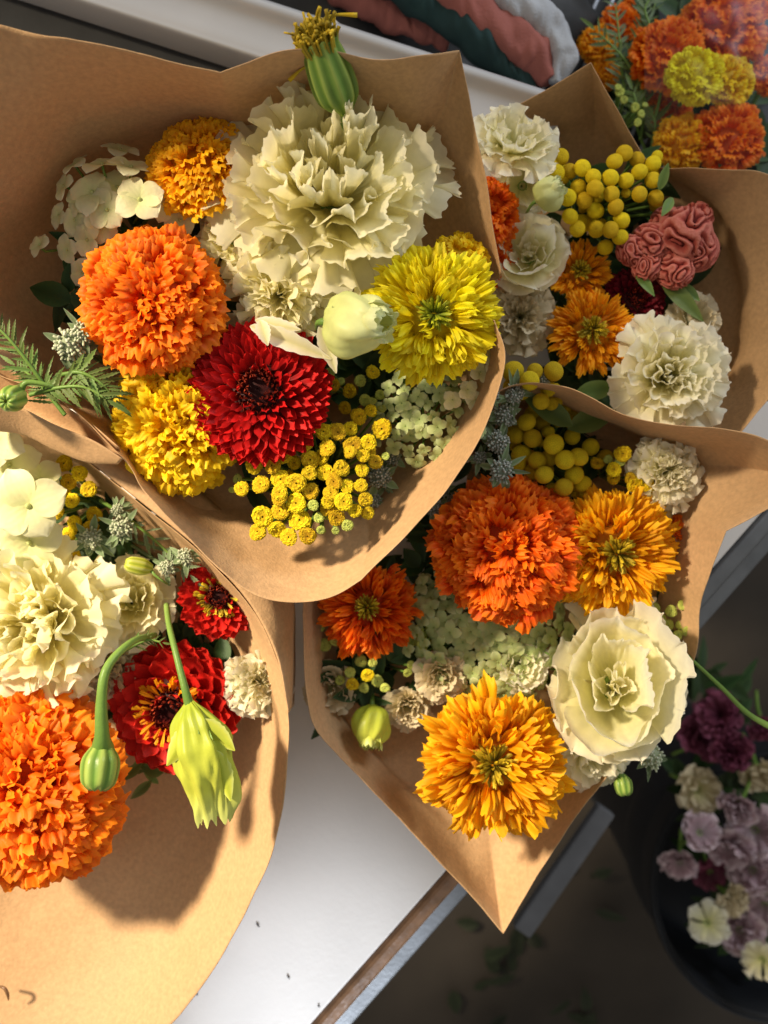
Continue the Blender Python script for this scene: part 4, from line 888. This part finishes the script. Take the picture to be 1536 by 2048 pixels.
zinnia('dark maroon zinnia in shade under the coral cockscomb', 1268, 600, .046, 66, 'maroon', (.1, .1, 1), 49, cnt=110)
ruffled('white fringed lisianthus with open throat above the rim of the centre right paper', 1335, 752, .068, 124, 'ivory', (-.05, -.05, 1), 50, rings=BIG, frill=1.0, serr=.03, nu=61)
ruffled('pale folded petals beside the maroon zinnia', 1385, 640, .046, 60, 'dulled', (.2, .2, 1), 51, rings=LIS[1:], frill=.7)
def cockscomb(label, px, py, z, r, seed=0):
    rng = np.random.default_rng(seed); R = S(r, z); o = thing('cockscomb', label, 'cockscomb', P(px, py, z), (.1, .1, 1))
    lobes = [(.30, .15, .12, .62), (.62, -.10, .05, .48), (.68, .62, .0, .36), (.15, -.55, -.02, .42), (-.38, .02, .0, .44), (-.78, -.12, -.06, .34), (-.45, -.45, -.08, .34), (.0, .50, -.02, .36)]
    for i, (x, y, h, s_) in enumerate(lobes):
        mb = MB(); n, m = 70, 120; th = np.linspace(.02, PI*.72, n)[:, None]; a = np.linspace(0, 2*PI, m, endpoint=False)[None]
        D = np.stack([np.sin(th)*np.cos(a), np.sin(th)*np.sin(a), np.cos(th)+0*a], -1); F = np.zeros((n, m)); F2 = np.zeros((n, m))
        for p in range(n):
            for q in range(m):
                v = Vector(D[p, q]); F[p, q] = noise.noise(v*1.25+Vector((i*4.2, 0, seed)))*2.7+noise.noise(v*3.5+Vector((0, i*3, 0)))*.35; F2[p, q] = noise.noise(v*24)
        rg = 1-np.abs((F % 1)*2-1); rg = np.sqrt(np.clip(1-(1-rg)**2, 0, 1))
        rr = s_*R*(.62+.42*rg+.022*F2)
        G = D*rr[..., None]*A3(1, 1, .95)+A3(x, y, h)*R
        mb.grid(G, rng.random(), rg*.9+.1*F2, wrap=True); obj('frilled_lobe', mb, M['coral'], o)
    mb = MB(); ball(mb, (0, 0, -R*.2), R*.6, 1, .8, .45, n=12, seg=24, rnd=.1); obj('head_base', mb, M['coral'], o)
    stem_part(o, .05, .003)
cockscomb('coral pink velvety cockscomb leaning on the upper right paper', 1335, 490, .062, 92, 3)
T7 = thing('leaf_sprig', 'long pointed green leaves below the coral cockscomb', 'leaf', P(1330, 560, .058)); rng = np.random.default_rng(9)
for (a, b, wd, zz) in (((1270, 540), (1310, 590), 22, .062), ((1320, 555), (1410, 640), 36, .06), ((1318, 380), (1338, 325), 20, .07), ((1150, 790), (1240, 770), 40, .06), ((1360, 570), (1400, 600), 24, .056), ((1345, 395), (1325, 430), 20, .07)):
    mb = MB(); p0 = P(*a, zz)-P(1330, 560, .058); p1 = P(*b, zz+.004)-P(1330, 560, .058); leaf(mb, p0, p1-p0, (p1-p0).length, S(wd, zz), rng, curl=.1, nt=13); obj('leaf', mb, M['leaf'], T7)

# ================================================================== MARIGOLDS IN THE BACK, TOP RIGHT
back = [('pompom', 1335, 108, -.02, 78, 'orange', 'orange marigold at the left of the sleeved marigolds, top right'), ('pompom', 1455, 45, -.03, 92, 'orange', 'big coral orange marigold in the top right picture corner'),
 ('pompom', 1390, 150, .0, 60, 'lemon', 'lemon yellow marigold in front of the sleeved orange marigolds'), ('pompom', 1455, 160, -.006, 55, 'yellow', 'dull yellow marigold right beside the lemon one in the sleeve'),
 ('pompom', 1455, 275, -.01, 76, 'orange', 'lowest sleeved orange marigold, just above the upper right paper'), ('pompom', 1365, 285, -.012, 58, 'golden', 'golden marigold lower left of the sleeved ones'),
 ('pompom', 1335, 215, -.04, 48, 'orange', 'small shaded orange marigold below the leftmost sleeved one'), ('pompom', 1195, 90, -.06, 42, 'golden2', 'small orange marigold at the left among wispy leaves'),
 ('pompom', 1240, 45, -.06, 40, 'orange', 'small orange marigold at the top edge among wispy leaves'), ('pompom', 1205, 150, -.06, 36, 'golden2', 'small orange marigold just above the tall paper corner'),
 ('pompom', 1545, 150, -.03, 46, 'orange', 'orange marigold cut by the right picture edge'), ('pompom', 1280, 10, -.07, 34, 'orange', 'small marigold bloom cut by the top picture edge')]
for i, (k, x, y, z, r, m, lab) in enumerate(back):
    pompom(lab, x, y, z, r, m, (-.05, .1, 1), 60+i, dense=130, nt=6, nu=15, group='marigolds standing behind the bouquets')
for i, (pts, lab) in enumerate([([(1300, 260), (1270, 160), (1290, 70), (1320, -20)], 'wispy leaf stalk rising between the small and large back marigolds'), ([(1290, 300), (1250, 180), (1240, 90), (1230, 0)], 'wispy leaf stalk left of the sleeved marigolds'),
       ([(1280, 280), (1290, 200), (1250, 120), (1190, 60)], 'wispy leaf stalk leaning left towards the rack wires'), ([(1310, 240), (1330, 120), (1290, 20), (1340, -40)], 'wispy leaf stalk at the top picture edge'), ([(1300, 310), (1310, 240), (1280, 220), (1265, 180)], 'short wispy leaf stalk over the tall paper corner')]):
    ferny(lab, pts, -.035+.004*i, 30+i, n=16, L=58, mat='grayleaf' if i % 2 else 'leaf')
buttons('tiny yellow flowers by the right side of the tall paper corner', [(1240, 185, 9), (1248, 200, 8), (1270, 215, 9), (1282, 228, 8), (1275, 245, 8), (1236, 175, 7), (1290, 210, 6)], .0, seed=31, name='yellow_flower_spray', cat='small flowers', dome=.002)
filler('dark leaves behind the sleeved marigolds', [(1420, 200, 110), (1280, 150, 70), (1500, 320, 60), (1350, 40, 70)], -.075, 33, n=150, L=.03)
# clear sleeve round the back marigolds
m, nt = new_mat('clear_sleeve'); g = N(nt, 'ShaderNodeBsdfGlossy'); g.inputs['Roughness'].default_value = .35; g.inputs[0].default_value = (.8, .9, 1, 1)
tr = N(nt, 'ShaderNodeBsdfTransparent'); tr.inputs[0].default_value = (.93, .95, .97, 1); mx = N(nt, 'ShaderNodeMixShader'); mx.inputs[0].default_value = .018
o_ = N(nt, 'ShaderNodeOutputMaterial'); nt.links.new(tr.outputs[0], mx.inputs[1]); nt.links.new(g.outputs[0], mx.inputs[2]); nt.links.new(mx.outputs[0], o_.inputs[0])
M['sleeve'] = m
mb = MB(); c = P(1440, 150, .03); n_, m_ = 40, 50
Gs = np.zeros((n_, m_, 3))
for i in range(n_):
    for j in range(m_):
        x = 1290+i*10; y = -80+j*9.0; zz = .036-.00000050*((x-1450)**2)-.0000004*(y-120)**2; v = P(x, y, zz)-c
        v.z += .0035*noise.noise(Vector((x*.016, y*.016, 3))); Gs[i, j] = v
mb.grid(Gs); T8 = obj('clear_sleeve', mb, M['sleeve'], None, c); tag(T8, 'clear crinkled plastic sleeve over the orange marigolds, top right', 'plastic sleeve')

# ================================================================== BUCKET FLOWERS, LOWER RIGHT
bf = [(1395, 1580, 42, 'dulled', 'yellowish green bloom at the top left of the pink bucket flowers', LIS), (1478, 1608, 38, 'mauve', 'dusky pink rosette beside the yellowish green bloom', LIS), (1400, 1480, 48, 'plum', 'dark maroon bloom above the yellowish green bloom', CARN),
 (1465, 1500, 48, 'plum', 'dark maroon bloom between two others at the right edge', CARN), (1440, 1430, 44, 'plum', 'uppermost dark maroon bloom beyond the long stem', CARN), (1515, 1540, 40, 'dulled', 'greenish bloom cut by the right picture edge', LIS),
 (1400, 1665, 34, 'mauve', 'pale pink petals just under the yellowish green bloom', LIS[1:]), (1460, 1690, 42, 'mauve', 'pink and white sweet pea bloom in the middle of the bucket', LIS[1:]), (1510, 1660, 44, 'mauve', 'lilac bloom at the right edge above the bucket middle', LIS[1:]),
 (1360, 1725, 30, 'mauve', 'small pink bloom hanging at the left rim of the bucket', LIS[2:]), (1420, 1745, 30, 'plum', 'dark pink bloom low inside the bucket', LIS[1:]), (1505, 1740, 42, 'mauve', 'dusty pink bloom by the right edge at bucket middle', LIS[1:]),
 (1415, 1845, 34, 'ivory', 'white petal bloom hanging over the front rim of the bucket', LIS[2:]), (1480, 1860, 42, 'mauve', 'pale lilac bloom over the front rim of the bucket', LIS[1:]), (1525, 1920, 34, 'ivory', 'white bloom lowest at the right edge of the picture', LIS[2:]),
 (1460, 1790, 40, 'dulled', 'pale frothy bloom near the front rim of the bucket', CARN), (1530, 1810, 40, 'mauve', 'pink bloom at the right edge beside the pale frothy one', LIS[1:]), (1525, 1450, 36, 'plum', 'dark maroon bloom cut by the right edge under the long stem', CARN)]
for i, (x, y, r, m, lab, rg) in enumerate(bf):
    zz = -.275+.02*math.sin(i*2.3)+(.03 if y < 1700 else 0)
    ruffled(lab, x, y, zz, r*1.25, m, (random.Random(i).uniform(-.9, .4), random.Random(i+50).uniform(-.7, .7), 1), 80+i, rings=rg[:4] if i % 2 else rg[2:5], frill=1.7, nu=21, group='blooms in the floor bucket', name='bucket_bloom', cat='bloom')
filler('dark leaves among the pink flowers in the black bucket', [(1450, 1550, 90), (1480, 1700, 110), (1500, 1830, 70), (1420, 1400, 70)], -.325, 51, n=130, L=.032)
filler('fallen dark leaves scattered on the floor beyond the table', [(1010, 1860, 90), (980, 1980, 80), (1150, 1780, 70), (1180, 2020, 60)], -.738, 52, mat='fallen', n=20, L=.045)

# crumbs on the table and the paper
for x, y, l, lab, zz in ((1423-0, 1134, 6, 'tiny dark crumb on the tabletop right of the brown paper', .0006), (516, 1850, 7, 'tiny dark seed on the tabletop at the curved paper', .0006), (577, 1954, 6, 'tiny dark seed on the bright tabletop near the wooden edge', .0006), (394, 1988, 4, 'smallest dark seed on the tabletop touching the curved paper', .0006), (638, 2012, 4, 'faint speck on the bright tabletop beside the wooden edge', .0006)):
    c = P(x, y, zz); mb = MB(); tube(mb, [(-S(l, 0)*.5, S(l, 0)*.6, 0), (0, 0, .0004), (S(l, 0)*.4, -S(l, 0)*.6, 0)], [.0003, .0005, .0002], seg=6, n=8)
    tag(obj('crumb', mb, M['dark'], None, c), lab, 'crumb')

c = P(12, 1985, .045); mb = MB(); tube(mb, [P(-6, 1972, .045)-c, P(8, 1976, .048)-c, P(15, 1988, .048)-c, P(17, 2000, .046)-c], [.0006, .0009, .0010, .0004], seg=8, n=14)
tag(obj('dried_petal', mb, M['wood'], None, c), 'curled brown dried petal on the sunlit paper at the lower left corner', 'petal')
